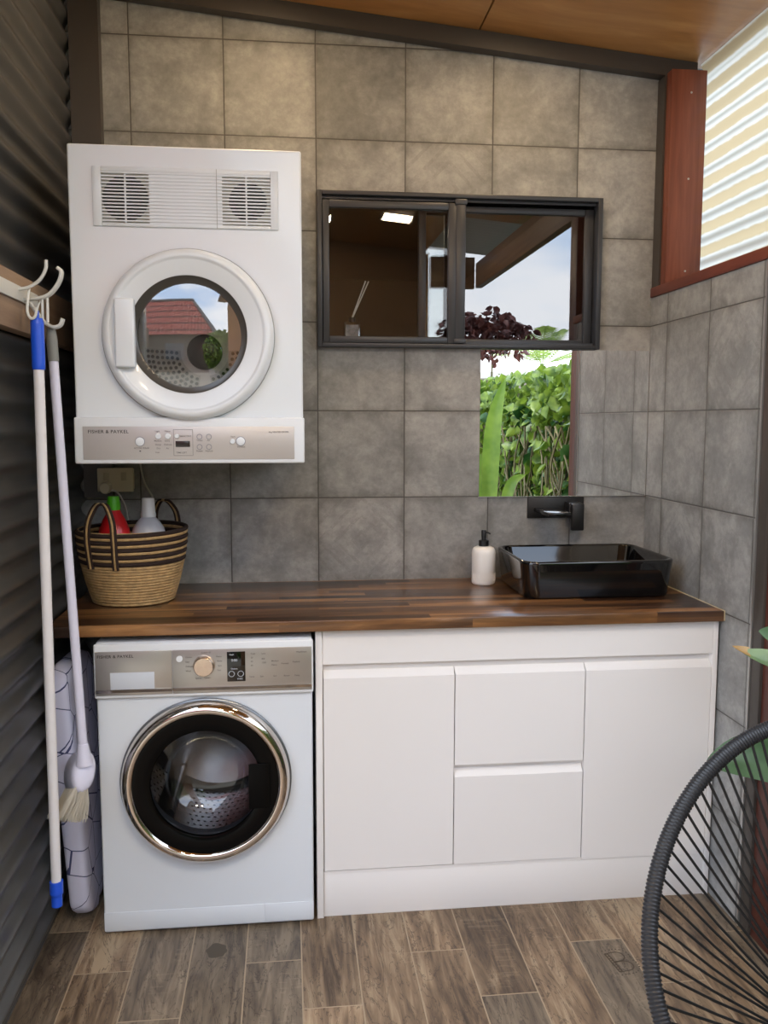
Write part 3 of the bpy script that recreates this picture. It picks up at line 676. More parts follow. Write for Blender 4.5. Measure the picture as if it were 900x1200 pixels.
# vents
w = B(); x0, x1, z0, z1 = -.902, -.4225, 1.9605, 2.112
gx = [(-.8795, -.7580), (-.5695, -.4425)]
for a in ((x0, gx[0][0], z0, z1), (gx[1][1], x1, z0, z1), (gx[0][0], gx[1][1], z0, 1.969), (gx[0][0], gx[1][1], 2.098, z1)): box(w, a[0], a[1], DY - .007, DY, a[2], a[3], .0015)
vt = obj('vent_grille', w, WHITEP, dy)
w = B(); box(w, -.584, -.5825, DY - .0074, DY - .001, z0, z1); obj('panel_joint', w, mat('joint_shadow_gap', srgb(170, 170, 166), .5), vt, smooth=False)
w = B(); box(w, gx[0][1], gx[1][0], DY - .0045, DY, 1.969, 2.098); obj('blank_plate', w, WHITEP, vt, smooth=False)
for gi, (a, b) in enumerate(gx):
    w = B(); box(w, a, b, DY - .0012, DY, 1.969, 2.098); obj('vent_backing', w, GREYINNER, vt, smooth=False)
    w = B(); disc_y(w, (a + b) / 2 + (0, .004)[gi], DY - .0016, 2.032, (.059, .050)[gi], 40); obj('duct_opening', w, HOLE, vt, smooth=False)
    w = B(); box(w, (a + b) / 2 - .002, (a + b) / 2 + .002, DY - .0066, DY - .002, 1.969, 2.098); obj('mullion', w, WHITEP, vt)
for i in range(15):
    z = 1.9725 + i * .00868; w = B(); box(w, gx[0][0], gx[1][1], DY - .0068, DY - .0025, z, z + .0042, .0006, 1); obj('slat', w, WHITEP, vt)
# door
w = B(); lathe(w, [(.2255, -.0003), (.2255, -.010), (.2225, -.026), (.2155, -.0365), (.206, -.0405), (.2005, -.0395), (.198, -.0355), (.194, -.034), (.158, -.0290), (.154, -.026)], (dcx, DY, dcz), 'y', 128)
dd = obj('door', w, WHITEP, dy, angle=60)
w = B(); lathe(w, [(.2275, -.0002), (.2275, -.005), (.2256, -.006)], (dcx, DY, dcz), 'y', 96); obj('door_gap', w, mat('door_edge_grey', srgb(150, 152, 150), .4), dd)
w = B(); lathe(w, [(.1545, -.027), (.148, -.020), (.140, .0), (.137, .004), (.136, .012)], (dcx, DY, dcz), 'y', 96); obj('window_seal', w, SEAL, dd)
w = B(); Rg = .95   # gently domed glass
prof = [(r_, .0035 - (math.sqrt(Rg * Rg - r_ * r_) - math.sqrt(Rg * Rg - .138 ** 2))) for r_ in np.linspace(.138, 0, 16)]
lathe(w, [(float(a), float(b)) for a, b in prof], (dcx, DY, dcz), 'y', 96); bmesh.ops.remove_doubles(w, verts=w.verts, dist=1e-5); obj('door_glass', w, DOORGLASS, dd, angle=80)
w = B(); box(w, -.848, -.797, DY - .058, DY - .030, 1.592, 1.770, .006, 3); obj('door_handle', w, WHITEP, dd)
w = B(); lathe(w, [(.1895, .0), (.186, .012), (.150, .02), (.150, .045), (.1895, .07)], (dcx, DY, dcz), 'y', 72); obj('mouth_ring', w, WHITEP, dy)
d = drum(dy, dcx, dcz, DY + .07, -.16, .265); d.data.materials[0] = mat('dryer_drum_steel', srgb(226, 224, 220), .42, metal=.35)
# perforated back plate: two fan shaped panels around a hub
for sgn, a0, a1 in ((1, PI * .98, PI * 1.44), (-1, PI * 1.56, PI * 2.02)):
    w = B(); n = 24; yy = -.164; cx_, cz_ = dcx, dcz - .01
    A = [w.verts.new((cx_ + .075 * math.cos(t), yy, cz_ + .075 * math.sin(t))) for t in np.linspace(a0, a1, n)]
    Bv = [w.verts.new((cx_ + .185 * math.cos(t), yy, cz_ + .185 * math.sin(t))) for t in np.linspace(a0, a1, n)]
    for i in range(n - 1): w.faces.new((A[i], A[i + 1], Bv[i + 1], Bv[i]))
    pp = obj('perforated_panel', w, mat('panel_steel', srgb(196, 194, 190), .45, metal=.2), d, smooth=False)
    w = B()
    for ri, rr in enumerate((.088, .103, .118, .133, .148, .163, .176)):
        cnt = int(rr * (a1 - a0) / .0165)
        for i in range(cnt):
            t = a0 + (a1 - a0) * (i + .5) / cnt; disc_y(w, cx_ + rr * math.cos(t), yy - .001, cz_ + rr * math.sin(t), .0055, 10)
    obj('perforation', w, HOLE, pp, smooth=False)
w = B(); lathe(w, [(.056, -.165), (.054, -.172), (.048, -.174), (.0, -.174)], (dcx, 0, dcz - .01), 'y', 40); obj('hub', w, mat('hub_dark', srgb(60, 52, 46), .25, metal=.8), d)
for z_ in (1.42, 2.0): obj('wall_bracket', bx(dx0 + .12, dx1 - .03, -.047, -.001, z_, z_ + .05), STEELC, dy, smooth=False)

# ================================================================= BASKET AND BOTTLES, OUTLET
bk = thing('woven_basket', 'round seagrass basket with dark striped rim at the left end of the worktop', 'basket', (-.886, -.262, .8972))
bcx, bcy, bz = -.886, -.262, .8975
def brad(h): t = min(1, h / .235); return .118 + .045 * math.sin(t * PI / 2) ** .9
NATURAL = mat('natural_seagrass', srgb(196, 162, 112), .85, bump=.6, bscale=240, var=.35, vscale=60)
DARKROPE = mat('dark_rope', srgb(44, 28, 22), .85, bump=.5, bscale=300)
def ring_pts(h, rr, wav=0): return [(bcx + rr * math.cos(2 * PI * i / 64), bcy + rr * .97 * math.sin(2 * PI * i / 64), bz + h + wav * math.sin(2 * PI * i / 64 * 1 + .6)) for i in range(64)]
w = B(); lathe(w, [(.0, .0004), (.114, .0004), (.117, .004)], (bcx, bcy, bz), 'z', 48)
h = .006
while h < .128: tube(w, ring_pts(h, brad(h)), .0052, 8, closed=True); h += .0088
lathe(w, [(brad(h_) - .003, h_) for h_ in np.linspace(.002, .228, 12)], (bcx, bcy, bz), 'z', 64)
obj('body', w, NATURAL, bk, angle=80)
h = .133; i = 0
while h < .232:
    w = B(); tube(w, ring_pts(h, brad(h) + .001, .004 * (h - .12) / .1), .0052 if i % 2 else .0068, 8, closed=True)
    obj('woven_band', w, NATURAL if i % 2 else DARKROPE, bk, angle=80); h += .0105 if i % 2 else .0118; i += 1
def handle(aa, hw, top, nm='handle'):
    pts = []
    a_ = [aa - hw, aa + hw]
    def P(a, h_, o=.008): r_ = brad(h_) + o; return (bcx + r_ * math.cos(a), bcy + r_ * .97 * math.sin(a), bz + h_)
    pts = [P(a_[0], .118), P(a_[0], .165), P(a_[0], .215), P(a_[0] + .10 * hw, .262, .004), P(aa - .45 * hw, top - .006, -.006), P(aa, top, -.01), P(aa + .45 * hw, top - .006, -.006), P(a_[1] - .10 * hw, .262, .004), P(a_[1], .215), P(a_[1], .165), P(a_[1], .118)]
    c = cat_rom(pts, 6)
    w = B(); tube(w, c, .0045, 8); hd = obj(nm, w, NATURAL, bk)
    for dv in (-.007, .007):
        w = B(); tube(w, [Vector(p) + Vector((-math.sin(aa) * dv, math.cos(aa) * dv, 0)) * 1.0 for p in c], .0042, 8); obj('edge_rope', w, DARKROPE, hd)
handle(-PI / 2 - .42, .27, .312); handle(PI / 2 - .55, .28, .30)
rb = thing('detergent_bottle', 'red bottle with bright green cap standing in the woven basket', 'bottle', (-.940, -.262, .9035))
w = B(); lathe(w, [(0, .0), (.044, .0), (.047, .004), (.049, .10), (.049, .19), (.045, .218), (.034, .246), (.022, .268), (.0195, .276)], (-.940, -.262, .9035), 'z', 36); obj('bottle_body', w, REDB, rb)
w = B(); lathe(w, [(.0205, .2762), (.0205, .292), (.018, .312), (.0165, .318), (0, .319)], (-.940, -.262, .9035), 'z', 28); obj('cap', w, GREENC, rb)
wb = thing('detergent_bottle', 'white translucent bottle with white cap standing in the woven basket', 'bottle', (-.838, -.25, .9035))
w = B(); lathe(w, [(0, .0), (.050, .0), (.054, .005), (.056, .12), (.054, .19), (.047, .218), (.034, .238), (.023, .25), (.021, .252)], (-.838, -.25, .9035), 'z', 40); obj('bottle_body', w, mat('milky_plastic', srgb(196, 198, 206), .35), wb)
w = B(); lathe(w, [(.0235, .2522), (.0235, .262), (.022, .266), (.0195, .308), (.018, .311), (0, .311)], (-.838, -.25, .9035), 'z', 28); obj('cap', w, WHITEP, wb)

ot = thing('power_outlet', 'cream double power outlet on the wall below the dryer', 'power outlet', (-.97, -.05, 1.255))
obj('face_plate', bx(-1.03, -.914, -.058, -.046, 1.219, 1.298, bev=.003), CREAM, ot)
w = B(); box(w, -.983, -.92, -.0459, -.0008, 1.225, 1.292); obj('mounting_block', w, CREAM, ot, smooth=False)
for x in (-1.0, -.944):
    w = B(); box(w, x - .009, x + .009, -.062, -.0582, 1.257, 1.284, .0015); obj('switch', w, mat('switch_cream', srgb(196, 184, 154), .4), ot)
pl = thing('power_plug', 'cream plug with cord in the left socket of the outlet', 'plug', (-1.0, -.066, 1.222))
w = B(); lathe(w, [(.0, -.030), (.016, -.030), (.0195, -.024), (.0195, -.0), (0, 0)], (-1.0, -.0622, 1.2335), 'y', 24); obj('plug_body', w, CREAM, pl)
w = B(); tube(w, cat_rom([(-.985, -.078, 1.226), (-.965, -.085, 1.222), (-.95, -.08, 1.20), (-.94, -.05, 1.15), (-.93, -.03, 1.02), (-.93, -.03, .905)], 6), .003, 8); obj('cord', w, CORDW, pl)
w = B(); tube(w, cat_rom([(-.895, -.03, 1.3405), (-.893, -.03, 1.30), (-.884, -.025, 1.25), (-.868, -.02, 1.215), (-.858, -.02, 1.19), (-.856, -.02, 1.1), (-.85, -.02, .901)], 6), .0032, 8); obj('power_cord', w, CORDW, dy)

# ================================================================= LEFT WALL: BATTEN, RACK, MOP, BROOM, IRONING BOARD
w = B(); box(w, -1.0765, -1.040, -1.29, -.06, 1.668, 1.803, .002); struct('trim_batten', w, BATTEN)
rk = thing('broom_rack', 'pale grey plastic hook rack screwed to the raw timber batten', 'rack', (-1.04, -.8, 1.745))
w = B(); box(w, -1.0398, -1.033, -1.22, -.66, 1.737, 1.773, .003); bp_ = obj('back_bar', w, PALEG, rk)
def hook(pts, r, nm='hook', flat=None):
    w = B(); tube(w, cat_rom(pts, 8), r, 8); return obj(nm, w, PALEG, rk)
def hk(y, dz=0):
    hook([(-1.034, y, 1.763 + dz), (-1.010, y, 1.768 + dz), (-.985, y, 1.785 + dz), (-.970, y, 1.81 + dz), (-.968, y, 1.832 + dz)], .0042)
    hook([(-1.012, y + .012, 1.768 + dz), (-1.013, y, 1.74 + dz), (-1.014, y - .004, 1.71 + dz), (-1.006, y - .006, 1.695 + dz), (-.996, y - .006, 1.70 + dz), (-.992, y - .004, 1.72 + dz)], .0034)
hk(-.825)
# double ribbed hook nearest the mop
for dy_ in (-.006, 0, .006):
    hook([(-1.034, -.78 + dy_, 1.745), (-.992, -.78 + dy_, 1.750), (-.968, -.78 + dy_, 1.764), (-.950, -.78 + dy_, 1.790), (-.945, -.78 + dy_, 1.812), (-.953, -.78 + dy_, 1.822)], .0042)
    hook([(-1.033, -.74 + dy_, 1.742), (-1.012, -.735 + dy_, 1.712), (-1.0, -.735 + dy_, 1.696), (-.980, -.735 + dy_, 1.685), (-.963, -.735 + dy_, 1.690), (-.956, -.735 + dy_, 1.706)], .0042)
for x in (-.992, -.980): hook([(x, -.78, 1.750), (x, -.782, 1.72), (x, -.785, 1.69)], .0034)
hook([(-.998, -.776, 1.742), (-1.0, -.79, 1.726), (-1.0, -.80, 1.712), (-1.0, -.80, 1.696)], .002, 'hanging_loop')

def seg_tube(parent, name, a, b, r, m, n=20, prof=None):
    a, b = Vector(a), Vector(b); N = 16; w = B()
    tube(w, [a.lerp(b, i / N) for i in range(N + 1)], (lambda i: r) if prof is None else (lambda i: prof(i / N)), n); return obj(name, w, m, parent)
mp_ = thing('mop', 'white pole with blue grip and blue end hanging nearest on the left wall rack', 'mop', (-1.0, -.80, 1.70))
A_, B_ = Vector((-.9965, -.815, 1.697)), Vector((-1.0045, -.815, .215))
L_ = lambda t: A_.lerp(B_, t)
seg_tube(mp_, 'grip', L_(0), L_(.082), .0148, BLUE, prof=lambda t: .0125 if t < .03 else (.0155 if t < .95 else .0145))
seg_tube(mp_, 'pole', L_(.0822), L_(.955), .0125, POLE)
seg_tube(mp_, 'end_fitting', L_(.9552), L_(1.0), .0145, BLUE, prof=lambda t: .0165 if t < .55 else .0135)
seg_tube(mp_, 'hang_tab', L_(-.012), L_(-.0002), .005, BLUE)
br = thing('broom', 'lilac white broom with grey grip and bristle head hanging behind the blue ended pole', 'broom', (-.98, -.715, 1.68))
A2, B2 = Vector((-.9905, -.715, 1.676)), Vector((-.9475, -.72, .572)); L2 = lambda t: A2.lerp(B2, t)
seg_tube(br, 'grip', L2(-.008), L2(.067), .0130, GREYP, prof=lambda t: .010 + .0035 * min(1, t * 3))
seg_tube(br, 'pole', L2(.0672), L2(.985), .0118, POLEL)
seg_tube(br, 'socket', L2(.968), L2(1.02), .0165, POLEL, prof=lambda t: .0135 + .009 * t)
hc = Vector((-.944, -.728, .533)); ax = Vector((-.10, .17, -.07)).normalized()
# head: long rounded block seen almost end-on
w = B(); up = Vector((.30, 0, .95)).normalized(); sd_ = ax.cross(up).normalized(); up = sd_.cross(ax).normalized()
rings = []
for t, sc in ((-.004, .5), (.0, .78), (.006, .95), (.016, 1), (.05, 1), (.085, 1), (.095, .9), (.10, .6)):
    rings.append([hc + ax * t + sd_ * (.031 * sc * math.cos(q)) + up * (.054 * sc * math.sin(q)) for q in [2 * PI * j / 28 for j in range(28)]])
loft(w, rings); bmesh.ops.recalc_face_normals(w, faces=w.faces); obj('head', w, POLEL, br, angle=60)
w = B(); rng = random.Random(3)
for i in range(420):
    t = rng.uniform(.004, .095); s2 = rng.uniform(-.017, .017); base = hc + ax * t + sd_ * s2 - up * .036
    tip = base - up * rng.uniform(.075, .09) + sd_ * (s2 * 1.3) + Vector((-.022, 0, 0)) * rng.uniform(.3, 1.2) + ax * rng.uniform(-.008, .008)
    tube(w, [base, base.lerp(tip, .5) + Vector((.004, 0, 0)), tip], .0011, 4, caps=False)
tag(obj('bristles', w, BRISTLE, br), kind='stuff')
# ironing board
k = NB('gridded_cover'); x, y, z = k.xyz(); vec = k.comb(k.math('ADD', k.math('MULTIPLY', y, 1.0), k.math('MULTIPLY', x, .6)), z, 0.0)
vo = k.n('ShaderNodeTexVoronoi', feature='DISTANCE_TO_EDGE'); k.l(vec, vo.inputs['Vector']); vo.inputs['Scale'].default_value = 11
k.l(k.mix(k.math('LESS_THAN', vo.outputs['Distance'], .013), srgb(206, 206, 226), srgb(64, 68, 108)), k.b.inputs['Base Color']); k.b.inputs['Roughness'].default_value = .75; COVER = k.m
ib = thing('ironing_board', 'folded ironing board with pale gridded cover wedged beside the washing machine', 'ironing board', (-1.01, -.45, 0))
def board_outline():
    pts = []; y0, y1, z0, z1 = -.615, -.33, .004, .772
    for cy, cz, r, a0, a1 in ((y0 + .11, z1 - .07, .07, PI, PI / 2), (y1 - .06, z1 - .06, .06, PI / 2, 0), (y1 - .05, z0 + .05, .05, 0, -PI / 2), (y0 + .125, z0 + .07, .07, -PI / 2, -PI)):
        for i in range(9):
            a = a0 + (a1 - a0) * i / 8; sc = 1.5 if cy < -.45 else 1
            pts.append((cy + r * sc * math.cos(a), cz + r * math.sin(a)))
    return pts
ol = board_outline(); w = B(); rings = []
for xo, ins in ((-1.072, .014), (-1.069, .004), (-1.060, 0), (-1.035, 0), (-1.022, .004), (-1.016, .012), (-1.014, .03)):
    cy, cz = -.47, .39
    rings.append([(xo + .055 * (y_ + .615) + .045 * (.77 - z_) * (.9 if y_ < -.5 else .6), y_ + .05 * (.77 - z_) + (cy - y_) * ins / .14, z_ + (cz - z_) * ins / .38) for y_, z_ in ol])
loft(w, rings); bmesh.ops.recalc_face_normals(w, faces=w.faces); obj('padded_cover', w, COVER, ib, angle=60)

# ================================================================= CHAIR
ch = thing('string_lounge_chair', 'black string lounge chair with wrapped oval hoop in the right foreground', 'chair', (.68, -1.58, 0))
q_ = (.6603, -1.5596, .4693, .6733, .3762, .4353, -.3136, -.1159)
def hoop(t):
    cx, cy, cz, th, a, b, yw, eg = q_
    x = -a * math.cos(t) * (1 + eg * math.sin(t)); s = b * math.sin(t); y = s * math.sin(th); z = s * math.cos(th)
    return Vector((cx + math.cos(yw) * x - math.sin(yw) * y, cy + math.sin(yw) * x + math.cos(yw) * y, cz + z))
NW = 730
w = B(); tube(w, [hoop(2 * PI * i / NW) for i in range(NW)], lambda i: .0174 if i % 2 else .0150, 24, closed=True); obj('hoop', w, RIMB, ch, angle=20)
rc = Vector((.745, -1.475, .175)); nrm = (hoop(PI) - hoop(0)).cross(hoop(PI / 2) - hoop(1.5 * PI)).normalized()
e1 = (hoop(PI) - hoop(0)).normalized(); e2 = nrm.cross(e1).normalized()
if e2.z < 0: e2 = -e2
ringp = lambda t: rc + (e1 * -math.cos(t) + e2 * math.sin(t)) * .052
w = B(); tube(w, [ringp(2 * PI * i / 40) for i in range(40)], .009, 10, closed=True); obj('seat_ring', w, FRAMEB, ch)
NC = 92
for i in range(NC):
    t = 2 * PI * i / NC; a = hoop(t); tt = t + (.10 if i % 2 else -.10); b = ringp(tt); a = a + (b - a).normalized() * .012
    sag = Vector((0, .01, -.012))
    w = B(); tube(w, [a, a.lerp(b, .33) + sag * .9, a.lerp(b, .66) + sag * .9, b], .0030, 6); obj('cord', w, CORDB, ch)
    
for a, foot in ((ringp(1.0), Vector((.70, -1.24, .012))), (ringp(2.6), Vector((1.0, -1.36, .012))), (ringp(4.7), Vector((.70, -1.70, .012)))):
    mid = a.lerp(foot, .5) - Vector((0, 0, .02))
    w = B(); tube(w, cat_rom([a, mid, foot], 8), .0085, 10); lg = obj('leg', w, FRAMEB, ch)
    w = B(); lathe(w, [(.0, -.0115), (.016, -.0115), (.016, 0), (.0, 0.0)], foot, 'z', 16); obj('rubber_foot', w, BLACKM, lg)
w = B(); tube(w, [ringp(4.4), ringp(4.4).lerp(hoop(1.45 * PI), .5) - Vector((0, 0, .01)), hoop(1.45 * PI)], .0085, 10); obj('front_strut', w, FRAMEB, ch)

# ================================================================= PLANTS AND GARDEN
def blade(bm, pts, width, up, fold=.25, tipw=.02, n=14, prof=None):
    """a leaf blade swept along a curve with a folded midrib"""
    c = cat_rom(pts, n); N = len(c); rows = []
    up = Vector(up)
    for i, p_ in enumerate(c):
        d_ = (c[min(i + 1, N - 1)] - c[max(i - 1, 0)]).normalized(); s2 = d_.cross(up).normalized(); u2 = s2.cross(d_).normalized()
        t = i / (N - 1); ww = width * (prof(t) if prof else math.sin(PI * min(1, t * .96 + .04)) ** .7)
        rows.append([bm.verts.new(p_ + s2 * (ww * k_) + u2 * (abs(k_) * ww * fold)) for k_ in (-1, -.5, 0, .5, 1)])
    for a, b in zip(rows, rows[1:]):
        for k_ in range(4): bm.faces.new((a[k_], a[k_ + 1], b[k_ + 1], b[k_]))
    return bm
sp = thing('broad_leaf_plant', 'broad leaved green plant growing outside beside the red door post', 'plant', (1.10, -1.05, -.03))
stems = []
def big_leaf(pts, width, m, up, tip=None):
    w = B(); tube(w, cat_rom([(1.10, -1.05, -.03), (1.09, -1.05, pts[0][2] * .6), pts[0]], 8), .007, 8); st = obj('stem', w, STEM, sp)
    w = B(); blade(w, pts, width, up); lf = obj('leaf', w, m, sp); 
    if tip:
        w = B(); blade(w, tip[0], tip[1], up, prof=lambda t: 1 - .92 * t ** 1.2); tag(obj('dry_tip', w, L_TAN, lf), 'dry brown leaf tip')
    return lf
big_leaf([(.98, -1.03, .80), (.86, -1.04, .842), (.77, -1.02, .866), (.715, -1.0, .884)], .034, L_PALE, (.1, -.55, .83), tip=([(.735, -1.004, .880), (.71, -1.0, .889), (.692, -1.0, .897)], .0165))
big_leaf([(.99, -1.08, .88), (.86, -1.10, .90), (.76, -1.11, .935), (.695, -1.11, .962)], .045, L_BIG, (-.3, -.6, .74))
big_leaf([(.98, -1.0, .56), (.86, -1.0, .585), (.75, -1.0, .605), (.635, -1.0, .598)], .068, L_BIG, (.05, -.75, .66))
big_leaf([(1.0, -1.04, .40), (.93, -1.08, .43), (.86, -1.10, .44), (.80, -1.10, .41)], .05, L_DARK, (0, -.6, .8))
big_leaf([(1.02, -1.12, .30), (.96, -1.2, .33), (.91, -1.28, .32), (.87, -1.33, .27)], .05, L_DARK, (.1, -.5, .8))

def leaves(n, posf, size, seed, aspect=.55, droop=.4):
    """a cloud of folded leaves as one mesh (vectorised)"""
    r = np.random.default_rng(seed); P = posf(r, n); s = size * r.uniform(.6, 1.35, n)
    th = r.uniform(0, 2 * PI, n); el = r.uniform(-1.1, .6, n) - droop
    d = np.stack([np.cos(th) * np.cos(el), np.sin(th) * np.cos(el), np.sin(el)], 1)
    rnd = r.normal(size=(n, 3)); sd = np.cross(d, rnd); sd /= np.linalg.norm(sd, axis=1)[:, None]; u = np.cross(sd, d)
    V = []
    for a, b, c in ((0, 0, 0), (.3, .5, .10), (.68, .42, .10), (1, 0, -.1), (.68, -.42, .10), (.3, -.5, .10), (.5, 0, 0)):
        V.append(P + d * (a * s)[:, None] + sd * (b * aspect * 2 * s * .5)[:, None] * 1.6 + u * (c * s)[:, None])
    V = np.stack(V, 1).reshape(-1, 3)
    F = []
    for i in range(n):
        o = 7 * i; F += [(o, o + 1, o + 6), (o + 1, o + 2, o + 6), (o + 2, o + 3, o + 6), (o + 3, o + 4, o + 6), (o + 4, o + 5, o + 6), (o + 5, o, o + 6)]
    return (V.tolist(), [], F)
fe = thing('garden_fence', 'weathered vertical slat fence behind the garden climber', 'fence', (2.2, -4.4, -.06))
w = B(); yy = -7.6
while yy < 2.2:
    box(w, 2.185, 2.205, yy, yy + .05, -.06, 1.78 + .04 * math.sin(yy * 9)); yy += .072
for zz in (.4, 1.5): box(w, 2.206, 2.25, -7.6, 2.2, zz, zz + .07)
obj('slats', w, FENCEW, fe, smooth=False)
hd = thing('climbing_hedge', 'leafy bright green climber covering the fence seen in the mirror', 'hedge', (1.9, -4.4, -.03))
def hp(r, n):
    y = r.uniform(-7.6, 2.1, n); z = .05 + 1.9 * r.uniform(0, 1, n) ** .78; x = 2.0 - np.minimum(np.abs(r.normal(0, .11, n)), .28) - .05 * np.sin(y * 5 + z * 3)
    return np.stack([x, y, z], 1)
tag(obj('foliage', leaves(7600, hp, .115, 5, .42, .55), L_HEDGE, hd), kind='stuff')
def hp2(r, n):
    y = r.uniform(-7.6, 2.1, n); z = .05 + 1.6 * r.uniform(0, 1, n); x = 2.02 - np.minimum(np.abs(r.normal(0, .08, n)), .25); return np.stack([x, y, z], 1)
tag(obj('inner_foliage', leaves(2600, hp2, .13, 6, .45), L_DARK, hd), kind='stuff')
w = B(); rng = random.Random(11)
for i in range(165):
    y = rng.uniform(-7.2, 2.0); pts = [(1.90 - rng.uniform(0, .16), y + rng.uniform(-.1, .1) * j, -.03 + j * .36) for j in range(5)]
    tube(w, cat_rom(pts, 4), .008, 5, caps=False)
tag(obj('vine_stems', w, mat('pale_vine_stem', srgb(112, 104, 70), .7, var=.5, vscale=5), hd), kind='stuff')
# palm in front of the hedge
def palm(name, label, base, height, nf, ln, seed, m, trunk=.03, arch=.5, stemm=STEM):
    p_ = thing(name, label, 'palm', base); rg = random.Random(seed); b = Vector(base)
    w = B(); tube(w, [b, b + Vector((.02, 0, height * .5)), b + Vector((0, 0, height))], trunk, 10); obj('trunk', w, stemm, p_)
    top = b + Vector((0, 0, height))
    for i in range(nf):
        a = 2 * PI * i / nf + rg.uniform(-.2, .2); el = rg.uniform(.3, 1.2); d_ = Vector((math.cos(a) * math.cos(el), math.sin(a) * math.cos(el), math.sin(el)))
        pts = [top, top + d_ * ln * .4, top + d_ * ln * .75 - Vector((0, 0, ln * arch * .18)), top + d_ * ln - Vector((0, 0, ln * arch * .5))]
        c = cat_rom(pts, 8); w = B(); tube(w, c, .006, 5, caps=False)
        for j in range(4, len(c)):
            dd_ = (c[j] - c[j - 1]).normalized(); s2 = dd_.cross(Vector((0, 0, 1))).normalized(); l_ = ln * .34 * math.sin(PI * (j / len(c)) * .85 + .3)
            for sg in (-1, 1):
                tipv = c[j] + (s2 * sg * .8 + dd_ * .6) * l_ - Vector((0, 0, l_ * .25)); wv = dd_ * .012
                f_ = [w.verts.new(c[j] - wv), w.verts.new(c[j] + wv), w.verts.new(c[j].lerp(tipv, .6) + wv), w.verts.new(tipv), w.verts.new(c[j].lerp(tipv, .6) - wv)]; w.faces.new(f_)
        obj('frond', w, m, p_, smooth=False)
    return p_
palm('garden_palm', 'small palm with arching fronds standing before the green hedge', (1.30, -4.1, -.06), .62, 8, .42, 3, L_PALM, .025, .5, STEMR)
palm('tall_palm', 'distant palm whose top shows in the window reflection', (3.9, -11.5, -.06), 2.45, 12, .9, 4, L_PALM, .06, .35)
bu = thing('burgundy_shrub', 'burgundy leaved shrub rising behind the hedge in the window reflection', 'shrub', (2.35, -8.6, -.06))
w = B(); tube(w, [(2.35, -8.6, -.06), (2.33, -8.6, 1.0), (2.35, -8.6, 2.6)], .014, 8); obj('trunk', w, STEM, bu)
def bp2(r, n):
    v_ = r.normal(size=(n, 3)); v_ /= np.linalg.norm(v_, axis=1)[:, None]; v_ *= r.uniform(.3, 1, n)[:, None] ** .5
    return v_ * np.array([.62, .4, .30]) * (1 + .25 * np.sin(v_[:, :1] * 9 + v_[:, 2:] * 7)) + np.array([2.22, -8.6, 2.62])
tag(obj('foliage', leaves(1100, bp2, .11, 8, .36), L_BURG, bu), kind='stuff')
L_BLADE = leaf_mat('yellow_green_blade', srgb(104, 140, 50), srgb(128, 160, 62), .35)
bp_ = thing('banana_plant', 'tall plant with upright yellow green blades at the left side of the mirror', 'plant', (1.16, -3.55, -.06))
for pts, wd in (([(1.16, -3.55, .5), (1.15, -3.55, 1.0), (1.17, -3.53, 1.45), (1.24, -3.5, 1.78)], .07), ([(1.17, -3.57, .4), (1.12, -3.6, .8), (1.05, -3.62, 1.15), (.96, -3.64, 1.4)], .06), ([(1.17, -3.53, .4), (1.24, -3.5, .75), (1.30, -3.48, .98), (1.40, -3.46, 1.05)], .045)):
    w = B(); tube(w, [(1.16, -3.55, -.06), pts[0]], .012, 8); obj('stem', w, STEM, bp_)
    w = B(); blade(w, pts, wd, (-.5, .8, .2)); obj('leaf', w, L_BLADE, bp_)
# low pale shed roof beyond the hedge
sh = thing('garden_shed', 'low pale roofed shed beyond the hedge in the window reflection', 'shed', (3.6, -10.2, -.06))
obj('wall', bx(2.6, 5.2, -10.8, -9.4, -.06, 2.05), mat('shed_wall', srgb(170, 160, 146), .7), sh, smooth=False)
w = B(); prism_xz(w, [(2.3, 2.06), (5.4, 2.06), (5.4, 2.36), (2.3, 2.14)], -11, -9.2); obj('roof', w, mat('shed_roof', srgb(226, 222, 212), .6), sh, smooth=False)
# neighbour's house with a red tiled roof, behind left (seen in the dryer glass)
hs = thing('neighbour_house', 'house with red tiled roof reflected in the dryer glass', 'house', (-3.2, -13, -.06))
obj('wall', bx(-8.6, -.4, -15.5, -11.2, -.06, 2.75), mat('house_wall', srgb(84, 72, 60), .8), hs, smooth=False)
k = NB('red_roof_tiles'); x, y, z = k.xyz()
rowv = k.math('FRACT', k.math('DIVIDE', k.math('ADD', y, 30.0), .42)); colv = k.math('SINE', k.math('MULTIPLY', x, 2 * PI / .24))
n = k.noise(k.comb(x, y, z), 6, 3); col = k.ramp(n, [(.3, srgb(122, 52, 44)), (.7, srgb(176, 92, 78))])
col = k.mix(k.math('LESS_THAN', rowv, .2), col, srgb(64, 28, 26)); k.l(col, k.b.inputs['Base Color']); k.b.inputs['Roughness'].default_value = .7
k.bump(k.math('ADD', colv, k.math('MULTIPLY', rowv, 1.5)), .6, .04); ROOFT = k.m
v = [(-9, -10.8, 2.75), (.2, -10.8, 2.75), (-1.7, -13.2, 6.1), (-7.6, -13.2, 6.1), (-9, -15.9, 2.75), (.2, -15.9, 2.75)]
obj('roof', (v, [], [(0, 1, 2, 3), (1, 5, 2), (5, 4, 3, 2), (4, 0, 3), (0, 4, 5, 1)]), ROOFT, hs, smooth=False)
w = B(); tube(w, [(-7.6, -13.2, 6.1), (-1.7, -13.2, 6.1), (-.75, -12.0, 4.42), (.2, -10.8, 2.75)], .15, 10); obj('ridge_cap', w, mat('ridge_grey', srgb(96, 92, 92), .7), hs)
w = B(); box(w, -3.6, -2.2, -11.2, -11.15, .9, 2.1); obj('window', w, BLACKG, hs, smooth=False)
bh = thing('boundary_bush', 'round green bush behind the yard reflected in the dryer glass', 'bush', (.3, -9.5, -.06))
